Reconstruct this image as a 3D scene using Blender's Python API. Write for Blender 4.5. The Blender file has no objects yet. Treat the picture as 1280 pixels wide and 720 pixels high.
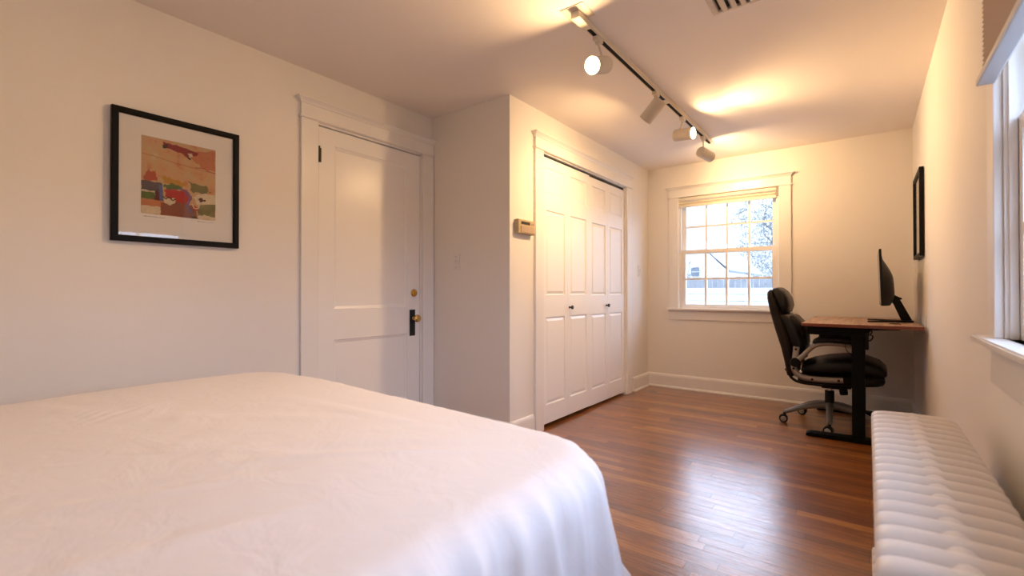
import bpy, bmesh, math, random
from mathutils import Vector, Matrix, noise
PI = math.pi
random.seed(7)
sc = bpy.context.scene
C = sc.collection

# ---------------------------------------------------------------- dimensions (metres)
XL, XC, XR = -2.677, -1.923, 0.300      # left wall, closet wall, right wall
YC, YB, YN = 2.510, 5.018, -1.75        # closet return, back wall, near wall
H = 2.36
TH = 0.16
EYE = 1.025

# ---------------------------------------------------------------- helpers
ROOT = {}


def lin(c):
    return tuple(((x / 12.92) if x <= 0.04045 else ((x + 0.055) / 1.055) ** 2.4) for x in [v / 255.0 for v in c])


def newmat(name):
    m = bpy.data.materials.new(name)
    m.use_nodes = True
    nt = m.node_tree
    return m, nt, nt.nodes['Principled BSDF']


def pmat(name, col, rough=0.5, metal=0.0, bump=0.0, bscale=200.0, coat=0.0, croof=0.1, var=0.0, vscale=3.0, spec=0.5, sheen=0.0):
    m, nt, p = newmat(name)
    p.inputs['Base Color'].default_value = (*col, 1)
    p.inputs['Roughness'].default_value = rough
    p.inputs['Metallic'].default_value = metal
    p.inputs['Specular IOR Level'].default_value = spec
    p.inputs['Coat Weight'].default_value = coat
    p.inputs['Coat Roughness'].default_value = croof
    p.inputs['Sheen Weight'].default_value = sheen
    tc = nt.nodes.new('ShaderNodeTexCoord')
    if bump > 0:
        n = nt.nodes.new('ShaderNodeTexNoise')
        n.inputs['Scale'].default_value = bscale
        n.inputs['Detail'].default_value = 3
        b = nt.nodes.new('ShaderNodeBump')
        b.inputs['Strength'].default_value = bump
        b.inputs['Distance'].default_value = 0.002
        nt.links.new(tc.outputs['Object'], n.inputs['Vector'])
        nt.links.new(n.outputs['Fac'], b.inputs['Height'])
        nt.links.new(b.outputs['Normal'], p.inputs['Normal'])
    if var > 0:
        n = nt.nodes.new('ShaderNodeTexNoise')
        n.inputs['Scale'].default_value = vscale
        n.inputs['Detail'].default_value = 4
        mx = nt.nodes.new('ShaderNodeMix')
        mx.data_type = 'RGBA'
        mx.inputs['A'].default_value = (*col, 1)
        mx.inputs['B'].default_value = (*[max(0, c * (1 - var)) for c in col], 1)
        nt.links.new(tc.outputs['Object'], n.inputs['Vector'])
        nt.links.new(n.outputs['Fac'], mx.inputs['Factor'])
        nt.links.new(mx.outputs['Result'], p.inputs['Base Color'])
    return m


def emat(name, col, strength):
    m, nt, p = newmat(name)
    p.inputs['Base Color'].default_value = (*col, 1)
    p.inputs['Emission Color'].default_value = (*col, 1)
    p.inputs['Emission Strength'].default_value = strength
    return m


M = {}
M['wall'] = pmat('wall paint', (0.84, 0.81, 0.765), 0.62, bump=0.12, bscale=160, var=0.03, vscale=1.2)
M['ceiling'] = pmat('ceiling paint', (0.88, 0.83, 0.79), 0.75, bump=0.10, bscale=90, var=0.03, vscale=1.0)
M['trim'] = pmat('trim gloss paint', (0.84, 0.825, 0.80), 0.32, bump=0.04, bscale=60)
M['door'] = pmat('door gloss paint', (0.86, 0.85, 0.835), 0.30, bump=0.04, bscale=50)
M['closet'] = pmat('closet door paint', (0.88, 0.87, 0.86), 0.36, bump=0.03, bscale=60)
M['dark'] = pmat('void shade colour', (0.03, 0.028, 0.026), 0.8)  # darkness of the unlit hall and duct put into the colour
M['brass'] = pmat('brass', (0.78, 0.50, 0.16), 0.22, 1.0, var=0.25, vscale=60)
M['black_iron'] = pmat('black iron', (0.015, 0.014, 0.014), 0.45, 0.3)
M['black_frame'] = pmat('black frame wood', (0.006, 0.005, 0.005), 0.5, spec=0.15, bump=0.08, bscale=120)
M['mat_board'] = pmat('mat board', (0.74, 0.72, 0.69), 0.8)
M['plastic_white'] = pmat('white plastic', (0.80, 0.78, 0.74), 0.4)
M['plastic_beige'] = pmat('beige plastic', (0.50, 0.40, 0.24), 0.45)
M['plastic_tan'] = pmat('tan plastic cover', (0.44, 0.33, 0.22), 0.5)
M['lcd'] = pmat('dark display', (0.04, 0.035, 0.015), 0.2)
M['track'] = pmat('track cream enamel', (0.66, 0.60, 0.50), 0.4)
M['slot'] = pmat('track slot', (0.006, 0.005, 0.005), 0.6, spec=0.1)
M['lamp'] = pmat('lamp cream enamel', (0.62, 0.56, 0.46), 0.45)
M['vent'] = pmat('vent enamel', (0.60, 0.52, 0.45), 0.5, var=0.25, vscale=30)
M['leather'] = pmat('black bonded leather', (0.008, 0.007, 0.007), 0.45, spec=0.15, bump=0.2, bscale=350, coat=0.25, croof=0.2)
M['leather_side'] = pmat('brown black leather side', (0.016, 0.012, 0.010), 0.5, spec=0.15, bump=0.25, bscale=350)
M['plastic_black'] = pmat('black plastic', (0.006, 0.006, 0.006), 0.45, spec=0.15)
M['silver'] = pmat('silver painted nylon', (0.26, 0.235, 0.22), 0.36, 0.3)
M['base_grey'] = pmat('grey painted base', (0.17, 0.16, 0.155), 0.36, 0.3)
M['chrome'] = pmat('chrome', (0.8, 0.8, 0.8), 0.12, 1.0)
M['wheel_face'] = pmat('grey wheel face', (0.28, 0.25, 0.23), 0.45)
M['desk_black'] = pmat('black powder coated steel', (0.004, 0.004, 0.004), 0.6, spec=0.1, bump=0.05, bscale=300)
M['screen'] = pmat('screen glass', (0.01, 0.01, 0.012), 0.12)
M['monitor_back'] = pmat('monitor back plastic', (0.008, 0.008, 0.009), 0.40, spec=0.2)
M['logo'] = pmat('pale logo', (0.55, 0.55, 0.53), 0.4)
M['radiator'] = pmat('radiator enamel', (0.80, 0.76, 0.73), 0.36, bump=0.08, bscale=60)
M['shade'] = pmat('pleated shade cloth', (0.62, 0.52, 0.42), 0.8)
M['shade_rail'] = pmat('shade rail', (0.50, 0.52, 0.56), 0.45)
M['blind_rail'] = pmat('blind rail cream', (0.80, 0.74, 0.62), 0.5)
M['bed_wood'] = pmat('bed frame wood', (0.12, 0.07, 0.04), 0.5)
M['mattress'] = pmat('mattress ticking', (0.75, 0.73, 0.70), 0.85)
M['desk_edge'] = pmat('cherry brown edge', lin((112, 58, 42)), 0.4)
M['house'] = pmat('white clapboard', (0.60, 0.60, 0.60), 0.8)
M['roof'] = pmat('pale shingles', (0.42, 0.43, 0.44), 0.9, var=0.2, vscale=20)
M['house_glass'] = pmat('distant window', (0.10, 0.12, 0.14), 0.3)
M['fence'] = pmat('weathered fence', (0.20, 0.20, 0.20), 0.9, var=0.5, vscale=5)
M['bark'] = pmat('grey bark', (0.07, 0.07, 0.07), 0.9)
M['foliage'] = pmat('haze-paled foliage', (0.26, 0.265, 0.265), 0.8)  # bright outdoor haze put into the leaf colour as pale grey
M['yard'] = pmat('pale concrete', (0.26, 0.26, 0.26), 0.9, var=0.12, vscale=1.5)
M['ledge'] = pmat('pale painted rail', (0.42, 0.42, 0.42), 0.7)


def glass_mat(name, ior=1.5, tint=(1, 1, 1)):
    m = bpy.data.materials.new(name)
    m.use_nodes = True
    nt = m.node_tree
    nt.nodes.clear()
    out = nt.nodes.new('ShaderNodeOutputMaterial')
    tr = nt.nodes.new('ShaderNodeBsdfTransparent')
    tr.inputs['Color'].default_value = (*tint, 1)
    gl = nt.nodes.new('ShaderNodeBsdfGlossy')
    gl.inputs['Roughness'].default_value = 0.02
    lw = nt.nodes.new('ShaderNodeLayerWeight')
    lw.inputs['Blend'].default_value = 0.5
    pw = nt.nodes.new('ShaderNodeMath')
    pw.operation = 'POWER'
    pw.inputs[1].default_value = 5.0
    fr = nt.nodes.new('ShaderNodeMath')
    fr.operation = 'MULTIPLY_ADD'
    f0 = ((ior - 1) / (ior + 1)) ** 2
    fr.inputs[1].default_value = 1 - f0
    fr.inputs[2].default_value = f0
    nt.links.new(lw.outputs['Facing'], pw.inputs[0])
    nt.links.new(pw.outputs[0], fr.inputs[0])
    mx = nt.nodes.new('ShaderNodeMixShader')
    nt.links.new(fr.outputs[0], mx.inputs[0])
    nt.links.new(tr.outputs[0], mx.inputs[1])
    nt.links.new(gl.outputs[0], mx.inputs[2])
    nt.links.new(mx.outputs[0], out.inputs[0])
    return m


M['glass'] = glass_mat('window glass', 1.45, (0.97, 0.985, 1.0))
M['picture_glass'] = glass_mat('picture glass', 1.5)


def comforter_mat():
    m, nt, p = newmat('white cotton')
    p.inputs['Base Color'].default_value = (0.80, 0.765, 0.775, 1)
    p.inputs['Roughness'].default_value = 0.85
    p.inputs['Sheen Weight'].default_value = 0.15
    tc = nt.nodes.new('ShaderNodeTexCoord')
    n = nt.nodes.new('ShaderNodeTexNoise')
    n.inputs['Scale'].default_value = 500
    n2 = nt.nodes.new('ShaderNodeTexNoise')
    n2.inputs['Scale'].default_value = 9
    n2.inputs['Detail'].default_value = 5
    n2.inputs['Distortion'].default_value = 1.2
    ad = nt.nodes.new('ShaderNodeMath')
    ad.operation = 'MULTIPLY_ADD'
    ad.inputs[1].default_value = 0.06
    b = nt.nodes.new('ShaderNodeBump')
    b.inputs['Strength'].default_value = 0.35
    b.inputs['Distance'].default_value = 0.012
    nt.links.new(tc.outputs['Object'], n.inputs['Vector'])
    nt.links.new(tc.outputs['Object'], n2.inputs['Vector'])
    nt.links.new(n.outputs['Fac'], ad.inputs[0])
    nt.links.new(n2.outputs['Fac'], ad.inputs[2])
    nt.links.new(ad.outputs[0], b.inputs['Height'])
    nt.links.new(b.outputs['Normal'], p.inputs['Normal'])
    return m


M['comforter'] = comforter_mat()


def floor_mat():
    m, nt, p = newmat('oak strip floor')
    N, L = nt.nodes, nt.links
    tc = N.new('ShaderNodeTexCoord')
    sep = N.new('ShaderNodeSeparateXYZ')
    L.new(tc.outputs['Object'], sep.inputs[0])
    W = 0.057

    def math_(op, a, b=None, av=None, bv=None):
        n = N.new('ShaderNodeMath')
        n.operation = op
        if a is not None: L.new(a, n.inputs[0])
        if av is not None: n.inputs[0].default_value = av
        if b is not None: L.new(b, n.inputs[1])
        if bv is not None: n.inputs[1].default_value = bv
        return n.outputs[0]
    row = math_('FLOOR', math_('DIVIDE', sep.outputs['Y'], bv=W))
    wn = N.new('ShaderNodeTexWhiteNoise')
    wn.noise_dimensions = '1D'
    L.new(row, wn.inputs['W'])
    off = math_('MULTIPLY', wn.outputs['Value'], bv=7.3)
    xs = math_('DIVIDE', math_('ADD', sep.outputs['X'], off), bv=0.85)
    col = math_('FLOOR', xs)
    cmb = N.new('ShaderNodeCombineXYZ')
    L.new(row, cmb.inputs[0])
    L.new(col, cmb.inputs[1])
    wn2 = N.new('ShaderNodeTexWhiteNoise')
    wn2.noise_dimensions = '3D'
    L.new(cmb.outputs[0], wn2.inputs['Vector'])
    # grain: noise stretched along the board, shifted per board
    sh = N.new('ShaderNodeCombineXYZ')
    L.new(math_('MULTIPLY', sep.outputs['X'], bv=4.5), sh.inputs[0])
    L.new(math_('MULTIPLY', sep.outputs['Y'], bv=85.0), sh.inputs[1])
    L.new(math_('MULTIPLY', wn2.outputs['Value'], bv=40.0), sh.inputs[2])
    gr = N.new('ShaderNodeTexNoise')
    gr.inputs['Scale'].default_value = 1.0
    gr.inputs['Detail'].default_value = 6
    gr.inputs['Roughness'].default_value = 0.65
    gr.inputs['Distortion'].default_value = 1.4
    L.new(sh.outputs[0], gr.inputs['Vector'])
    r1 = N.new('ShaderNodeValToRGB')
    e = r1.color_ramp.elements
    e[0].position = 0.0
    e[0].color = (*lin((130, 76, 33)), 1)
    e[1].position = 1.0
    e[1].color = (*lin((194, 130, 64)), 1)
    for pos, c in ((0.3, (150, 90, 40)), (0.6, (160, 97, 44)), (0.85, (172, 108, 50))):
        k = e.new(pos)
        k.color = (*lin(c), 1)
    L.new(wn2.outputs['Value'], r1.inputs[0])
    r2 = N.new('ShaderNodeValToRGB')
    e = r2.color_ramp.elements
    e[0].position = 0.30
    e[0].color = (0.26, 0.20, 0.15, 1)
    e[1].position = 0.62
    e[1].color = (1, 1, 1, 1)
    L.new(gr.outputs['Fac'], r2.inputs[0])
    mul = N.new('ShaderNodeMix')
    mul.data_type = 'RGBA'
    mul.blend_type = 'MULTIPLY'
    mul.inputs['Factor'].default_value = 0.8
    L.new(r1.outputs[0], mul.inputs['A'])
    L.new(r2.outputs[0], mul.inputs['B'])
    # seams
    fy = math_('FRACT', math_('DIVIDE', sep.outputs['Y'], bv=W))
    fx = math_('FRACT', xs)
    s1 = math_('LESS_THAN', fy, bv=0.03)
    s2 = math_('LESS_THAN', fx, bv=0.003)
    seam = math_('MAXIMUM', s1, s2)
    mx = N.new('ShaderNodeMix')
    mx.data_type = 'RGBA'
    mx.inputs['B'].default_value = (0.03, 0.012, 0.005, 1)
    L.new(math_('MULTIPLY', seam, bv=0.75), mx.inputs['Factor'])
    L.new(mul.outputs['Result'], mx.inputs['A'])
    L.new(mx.outputs['Result'], p.inputs['Base Color'])
    p.inputs['Roughness'].default_value = 0.45
    p.inputs['Specular IOR Level'].default_value = 0.2
    p.inputs['Coat Weight'].default_value = 1.0
    p.inputs['Coat IOR'].default_value = 1.7
    p.inputs['Coat Roughness'].default_value = 0.145
    nz = N.new('ShaderNodeTexNoise')
    nz.inputs['Scale'].default_value = 11
    nz.inputs['Detail'].default_value = 3
    L.new(tc.outputs['Object'], nz.inputs['Vector'])
    hsum = math_('ADD', math_('MULTIPLY', gr.outputs['Fac'], bv=0.9), math_('MULTIPLY', seam, bv=-0.5))
    hs2 = math_('ADD', hsum, math_('MULTIPLY', nz.outputs['Fac'], bv=0.8))
    hs3 = math_('ADD', hs2, math_('MULTIPLY', wn2.outputs['Value'], bv=0.3))
    b = N.new('ShaderNodeBump')
    b.inputs['Strength'].default_value = 0.45
    b.inputs['Distance'].default_value = 0.002
    L.new(hs3, b.inputs['Height'])
    L.new(b.outputs['Normal'], p.inputs['Normal'])
    L.new(b.outputs['Normal'], p.inputs['Coat Normal'])
    return m


M['floor'] = floor_mat()


def wood_top_mat():
    m, nt, p = newmat('rustic brown desk top')
    N, L = nt.nodes, nt.links
    tc = N.new('ShaderNodeTexCoord')
    mp = N.new('ShaderNodeMapping')
    mp.inputs['Scale'].default_value = (38, 2.0, 38)
    n = N.new('ShaderNodeTexNoise')
    n.inputs['Scale'].default_value = 1.0
    n.inputs['Detail'].default_value = 6
    n.inputs['Distortion'].default_value = 0.8
    r = N.new('ShaderNodeValToRGB')
    e = r.color_ramp.elements
    e[0].position = 0.3
    e[0].color = (*lin((134, 94, 68)), 1)
    e[1].position = 0.7
    e[1].color = (*lin((206, 166, 132)), 1)
    L.new(tc.outputs['Object'], mp.inputs[0])
    L.new(mp.outputs[0], n.inputs['Vector'])
    L.new(n.outputs['Fac'], r.inputs[0])
    L.new(r.outputs[0], p.inputs['Base Color'])
    p.inputs['Roughness'].default_value = 0.38
    return m


M['desk_top'] = wood_top_mat()


def art_base_mat():
    m, nt, p = newmat('print ground')
    N, L = nt.nodes, nt.links
    tc = N.new('ShaderNodeTexCoord')
    n = N.new('ShaderNodeTexNoise')
    n.inputs['Scale'].default_value = 17
    n.inputs['Detail'].default_value = 7
    n.inputs['Roughness'].default_value = 0.7
    r = N.new('ShaderNodeValToRGB')
    e = r.color_ramp.elements
    e[0].position = 0.28
    e[0].color = (*lin((168, 92, 58)), 1)
    e[1].position = 0.75
    e[1].color = (*lin((206, 186, 150)), 1)
    k = e.new(0.45)
    k.color = (*lin((192, 146, 104)), 1)
    k = e.new(0.6)
    k.color = (*lin((182, 156, 112)), 1)
    L.new(tc.outputs['Object'], n.inputs['Vector'])
    L.new(n.outputs['Fac'], r.inputs[0])
    L.new(r.outputs[0], p.inputs['Base Color'])
    p.inputs['Roughness'].default_value = 0.8
    return m


M['art_base'] = art_base_mat()
for nm, c in (('art_crimson', (140, 26, 30)), ('art_black', (22, 20, 20)), ('art_cream', (222, 204, 172)), ('art_rust', (180, 74, 44)),
              ('art_mustard', (192, 138, 40)), ('art_mauve', (78, 64, 74)), ('art_blue', (84, 96, 150)), ('art_green', (84, 104, 50)),
              ('art_red', (186, 42, 34)), ('art_brown', (140, 74, 52)), ('art_olive', (120, 112, 62)), ('art_orange', (196, 120, 80)),
              ('art_violet', (118, 96, 130)), ('art_maroon', (84, 22, 34))):
    M[nm] = pmat(nm, lin(c), 0.8, var=0.4, vscale=60)


def setp(o, label=None, cat=None, group=None, kind=None):
    if label: o['label'] = label
    if cat: o['category'] = cat
    if group: o['group'] = group
    if kind: o['kind'] = kind
    return o


def empty(name, loc=(0, 0, 0), **k):
    o = bpy.data.objects.new(name, None)
    o.location = loc
    o.empty_display_size = 0.05
    C.objects.link(o)
    ROOT[o.name] = Vector(loc)
    return setp(o, **k)


def obj(name, bm, mat, parent=None, smooth=False, angle=None, loc=None, **k):
    L = Vector((0, 0, 0))
    if parent is not None:
        L = ROOT[parent.name]
    elif loc is not None:
        L = Vector(loc)
    if L.length > 0:
        bmesh.ops.translate(bm, vec=-L, verts=bm.verts)
    bmesh.ops.recalc_face_normals(bm, faces=bm.faces)
    me = bpy.data.meshes.new(name)
    if smooth:
        for f in bm.faces: f.smooth = True
        if angle:
            for e in bm.edges:
                if len(e.link_faces) == 2 and e.calc_face_angle(0) > math.radians(angle):
                    e.smooth = False
    bm.to_mesh(me)
    bm.free()
    for mm in (mat if isinstance(mat, (list, tuple)) else [mat]):
        me.materials.append(mm)
    o = bpy.data.objects.new(name, me)
    C.objects.link(o)
    if parent is not None:
        o.parent = parent
    else:
        o.location = L
    ROOT[o.name] = L
    return setp(o, **k)


def box(bm, lo, hi, bev=0.0, seg=2):
    lo, hi = Vector(lo), Vector(hi)
    a = Vector((min(lo[i], hi[i]) for i in range(3)))
    b = Vector((max(lo[i], hi[i]) for i in range(3)))
    r = bmesh.ops.create_cube(bm, size=1)
    vs = r['verts']
    for v in vs:
        v.co = Vector((a[i] + (v.co[i] + 0.5) * (b[i] - a[i]) for i in range(3)))
    if bev > 0:
        es = list({e for v in vs for e in v.link_edges})
        bmesh.ops.bevel(bm, geom=es, offset=bev, segments=seg, affect='EDGES', profile=0.5)
    return bm


def B(lo, hi, bev=0.0, seg=2):
    return box(bmesh.new(), lo, hi, bev, seg)


def lathe(bm, prof, mtx=None, n=32, closed=False):
    """prof: list of (r, z); revolved about z, then transformed by mtx."""
    mtx = mtx or Matrix()
    rings = []
    for r, z in prof:
        if r < 1e-6:
            rings.append([bm.verts.new(mtx @ Vector((0, 0, z)))])
        else:
            rings.append([bm.verts.new(mtx @ Vector((r * math.cos(2 * PI * i / n), r * math.sin(2 * PI * i / n), z))) for i in range(n)])
    pairs = list(zip(rings[:-1], rings[1:]))
    if closed: pairs.append((rings[-1], rings[0]))
    for a, b in pairs:
        for i in range(n):
            j = (i + 1) % n
            q = [a[i % len(a)], a[j % len(a)], b[j % len(b)], b[i % len(b)]]
            q2 = []
            for v in q:
                if v not in q2: q2.append(v)
            if len(q2) >= 3:
                try: bm.faces.new(q2)
                except ValueError: pass
    return bm


def aim(loc, d):
    """matrix with local +z along d at loc"""
    return Matrix.Translation(Vector(loc)) @ Vector(d).normalized().to_track_quat('Z', 'Y').to_matrix().to_4x4()


def tube(bm, pts, rad, n=10, caps=True):
    pts = [Vector(p) for p in pts]
    rads = rad if isinstance(rad, (list, tuple)) else [rad] * len(pts)
    up = Vector((0, 0, 1))
    t0 = (pts[1] - pts[0]).normalized()
    if abs(t0.dot(up)) > 0.95: up = Vector((1, 0, 0))
    x = t0.cross(up).normalized()
    rings = []
    for i, p in enumerate(pts):
        t = (pts[min(i + 1, len(pts) - 1)] - pts[max(i - 1, 0)]).normalized()
        x = (x - t * x.dot(t)).normalized()
        y = t.cross(x)
        rings.append([bm.verts.new(p + rads[i] * (x * math.cos(2 * PI * k / n) + y * math.sin(2 * PI * k / n))) for k in range(n)])
    for a, b in zip(rings[:-1], rings[1:]):
        for k in range(n):
            bm.faces.new((a[k], a[(k + 1) % n], b[(k + 1) % n], b[k]))
    if caps:
        bm.faces.new(rings[0][::-1])
        bm.faces.new(rings[-1])
    return bm


def smooth_path(pts, n=8):
    """Catmull-Rom through pts"""
    P = [Vector(p) for p in pts]
    P = [2 * P[0] - P[1]] + P + [2 * P[-1] - P[-2]]
    out = []
    for i in range(1, len(P) - 2):
        for k in range(n):
            t = k / n
            a, b, c, d = P[i - 1], P[i], P[i + 1], P[i + 2]
            out.append(0.5 * ((2 * b) + (c - a) * t + (2 * a - 5 * b + 4 * c - d) * t * t + (3 * b - a - 3 * c + d) * t ** 3))
    out.append(P[-2])
    return out


def ribbon(bm, pts, wy, thk, bev=0.006):
    """bar of rectangular section: path pts in the XZ plane (y centre in pts), width wy along Y, thickness thk in plane (number or list)"""
    n = len(pts)
    T = thk if isinstance(thk, (list, tuple)) else [thk] * n
    W = wy if isinstance(wy, (list, tuple)) else [wy] * n
    rings = []
    for i, p in enumerate(pts):
        t = (pts[min(i + 1, n - 1)] - pts[max(i - 1, 0)])
        t.y = 0
        t.normalize()
        nrm = Vector((-t.z, 0, t.x))
        ring = []
        b = min(bev, T[i] * 0.45, W[i] * 0.45)
        for (a, c) in ((-1, -1), (1, -1), (1, 1), (-1, 1)):
            hy, ht = W[i] / 2, T[i] / 2
            if a * c > 0:
                offs = ((a * (hy), c * (ht - b)), (a * (hy - b), c * ht))
            else:
                offs = ((a * (hy - b), c * ht), (a * hy, c * (ht - b)))
            for oy, on in offs:
                ring.append(bm.verts.new(p + Vector((0, oy, 0)) + nrm * on))
        rings.append(ring)
    m = 8
    for a, b_ in zip(rings[:-1], rings[1:]):
        for k in range(m):
            bm.faces.new((a[k], a[(k + 1) % m], b_[(k + 1) % m], b_[k]))
    bm.faces.new(rings[0][::-1])
    bm.faces.new(rings[-1])
    return bm


def extrude_poly(bm, pts3, vec):
    """closed planar polygon extruded by vec"""
    vec = Vector(vec)
    a = [bm.verts.new(Vector(p)) for p in pts3]
    b = [bm.verts.new(Vector(p) + vec) for p in pts3]
    n = len(a)
    bm.faces.new(a[::-1])
    bm.faces.new(b)
    for i in range(n):
        bm.faces.new((a[i], a[(i + 1) % n], b[(i + 1) % n], b[i]))
    return bm


class Face:
    """a wall plane: u along the wall, z up, w out of the wall into the room"""
    def __init__(s, o, u, n):
        s.o, s.u, s.n = Vector(o), Vector(u), Vector(n)

    def p(s, u, z, w=0.0):
        return s.o + s.u * u + s.n * w + Vector((0, 0, z))

    def box(s, u0, u1, z0, z1, w0, w1, bev=0.0, seg=2, bm=None):
        return box(bm or bmesh.new(), s.p(u0, z0, w0), s.p(u1, z1, w1), bev, seg)

    def prof(s, pts_wz, u0, u1, bm=None, axis='u'):
        """profile in (w, z) extruded along u"""
        return extrude_poly(bm or bmesh.new(), [s.p(u0, z, w) for w, z in pts_wz], s.u * (u1 - u0))

    def grid(s, us, zs, holes, w0, w1, bm=None):
        """plate with rectangular holes, between w0 (back) and w1 (front)"""
        bm = bm or bmesh.new()
        V = {}

        def v(i, j, k):
            if (i, j, k) not in V:
                V[(i, j, k)] = bm.verts.new(s.p(us[i], zs[j], (w0, w1)[k]))
            return V[(i, j, k)]
        nu, nz = len(us) - 1, len(zs) - 1
        solid = {(i, j) for i in range(nu) for j in range(nz)} - set(holes)
        for (i, j) in solid:
            for k in (0, 1):
                bm.faces.new([v(i, j, k), v(i + 1, j, k), v(i + 1, j + 1, k), v(i, j + 1, k)])
            for (di, dj, a, b) in ((-1, 0, (i, j), (i, j + 1)), (1, 0, (i + 1, j), (i + 1, j + 1)), (0, -1, (i, j), (i + 1, j)), (0, 1, (i, j + 1), (i + 1, j + 1))):
                if (i + di, j + dj) not in solid:
                    bm.faces.new([v(*a, 0), v(*b, 0), v(*b, 1), v(*a, 1)])
        return bm

    def slab(s, u0, z0, us, zs, panels, prof, w1, thick, bm=None):
        """panelled door leaf; us, zs are boundaries from 0; prof = [(inset, depth)...]"""
        bm = bm or bmesh.new()
        W_, H_ = us[-1], zs[-1]
        V = {}

        def v(i, j):
            if (i, j) not in V: V[(i, j)] = bm.verts.new(s.p(u0 + us[i], z0 + zs[j], w1))
            return V[(i, j)]
        for i in range(len(us) - 1):
            for j in range(len(zs) - 1):
                q = [v(i, j), v(i + 1, j), v(i + 1, j + 1), v(i, j + 1)]
                if (i, j) in panels:
                    prev = q
                    for ins, dep in prof:
                        a, b, c, d = us[i] + ins, us[i + 1] - ins, zs[j] + ins, zs[j + 1] - ins
                        cur = [bm.verts.new(s.p(u0 + x, z0 + y, w1 - dep)) for x, y in ((a, c), (b, c), (b, d), (a, d))]
                        for k in range(4):
                            bm.faces.new((prev[k], prev[(k + 1) % 4], cur[(k + 1) % 4], cur[k]))
                        prev = cur
                    bm.faces.new(prev)
                else:
                    bm.faces.new(q)
        # edges and back
        nu, nz = len(us) - 1, len(zs) - 1
        loop = [v(i, 0) for i in range(nu)] + [v(nu, j) for j in range(nz)] + [v(i, nz) for i in range(nu, 0, -1)] + [v(0, j) for j in range(nz, 0, -1)]
        back = [bm.verts.new(x.co - s.n * thick) for x in loop]
        n = len(loop)
        for k in range(n):
            bm.faces.new((loop[k], loop[(k + 1) % n], back[(k + 1) % n], back[k]))
        bm.faces.new(back)
        return bm


FL = Face((XL, 0, 0), (0, 1, 0), (1, 0, 0))
FT = Face((0, YC, 0), (1, 0, 0), (0, -1, 0))
FC = Face((XC, 0, 0), (0, 1, 0), (1, 0, 0))
FB = Face((0, YB, 0), (1, 0, 0), (0, -1, 0))
FR = Face((XR, 0, 0), (0, 1, 0), (-1, 0, 0))

# ================================================================ the room shell
S = dict(kind='structure')
obj('floor', B((XL - TH, YN - TH, -0.10), (XR + TH, YB + TH, 0.0)), M['floor'], **S)
obj('ceiling', B((XL - TH, YN - TH, H), (XR + TH, YB + TH, H + 0.12)), M['ceiling'], **S)
D0, D1, DZ = 1.550, 2.405, 2.068          # entry door opening
obj('wall_left', FL.grid([YN - TH, D0, D1, YB + TH], [0, DZ, H], {(1, 0)}, -0.12, 0), M['wall'], **S)
obj('wall_return', FT.box(XL + 0.0005, XC - 0.12, 0, H, -0.12, 0), M['wall'], **S)
C0, C1, CZ = 2.895, 4.425, 2.072          # closet opening
obj('wall_closet', FC.grid([YC, C0, C1, YB - 0.0005], [0, CZ, H], {(1, 0)}, -0.12, 0), M['wall'], **S)
BW = (-1.590, -0.658, 0.850, 2.012)       # back window opening u0,u1,z0,z1
obj('wall_back', FB.grid([XL - 0.119, BW[0], BW[1], XR + TH], [0, BW[2], BW[3], H], {(1, 1)}, -TH, 0), M['wall'], **S)
RW = (0.35, 1.845, 0.895, 2.012)
obj('wall_right', FR.grid([YN - TH, RW[0], RW[1], YB + TH], [0, RW[2], RW[3], H], {(1, 1)}, -TH, 0), M['wall'], **S)
obj('wall_near', B((XL - 0.119, YN - TH, 0), (XR - 0.0005, YN, H)), M['wall'], **S)
obj('wall_hall', B((XL - 0.75, D0 - 0.3, -0.1), (XL - 0.62, D1 + 0.3, H)), M['dark'], **S)

BASE = [(0, 0), (0.030, 0), (0.030, 0.004), (0.027, 0.013), (0.016, 0.019), (0.016, 0.118), (0.013, 0.130), (0.007, 0.140), (0, 0.143)]
obj('baseboard_left', FL.prof(BASE, YN, 1.438), M['trim'], **S)
obj('baseboard_return', FT.prof(BASE, XL + 0.001, XC + 0.030), M['trim'], **S)
obj('baseboard_closet', FC.prof(BASE, YC - 0.0, 2.783), M['trim'], **S)
obj('baseboard_corner', FC.prof(BASE, 4.580, YB - 0.002), M['trim'], **S)
obj('baseboard_back', FB.prof(BASE, XC + 0.002, XR - 0.002), M['trim'], **S)
obj('baseboard_right', FR.prof(BASE, YN, YB - 0.002), M['trim'], **S)


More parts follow.
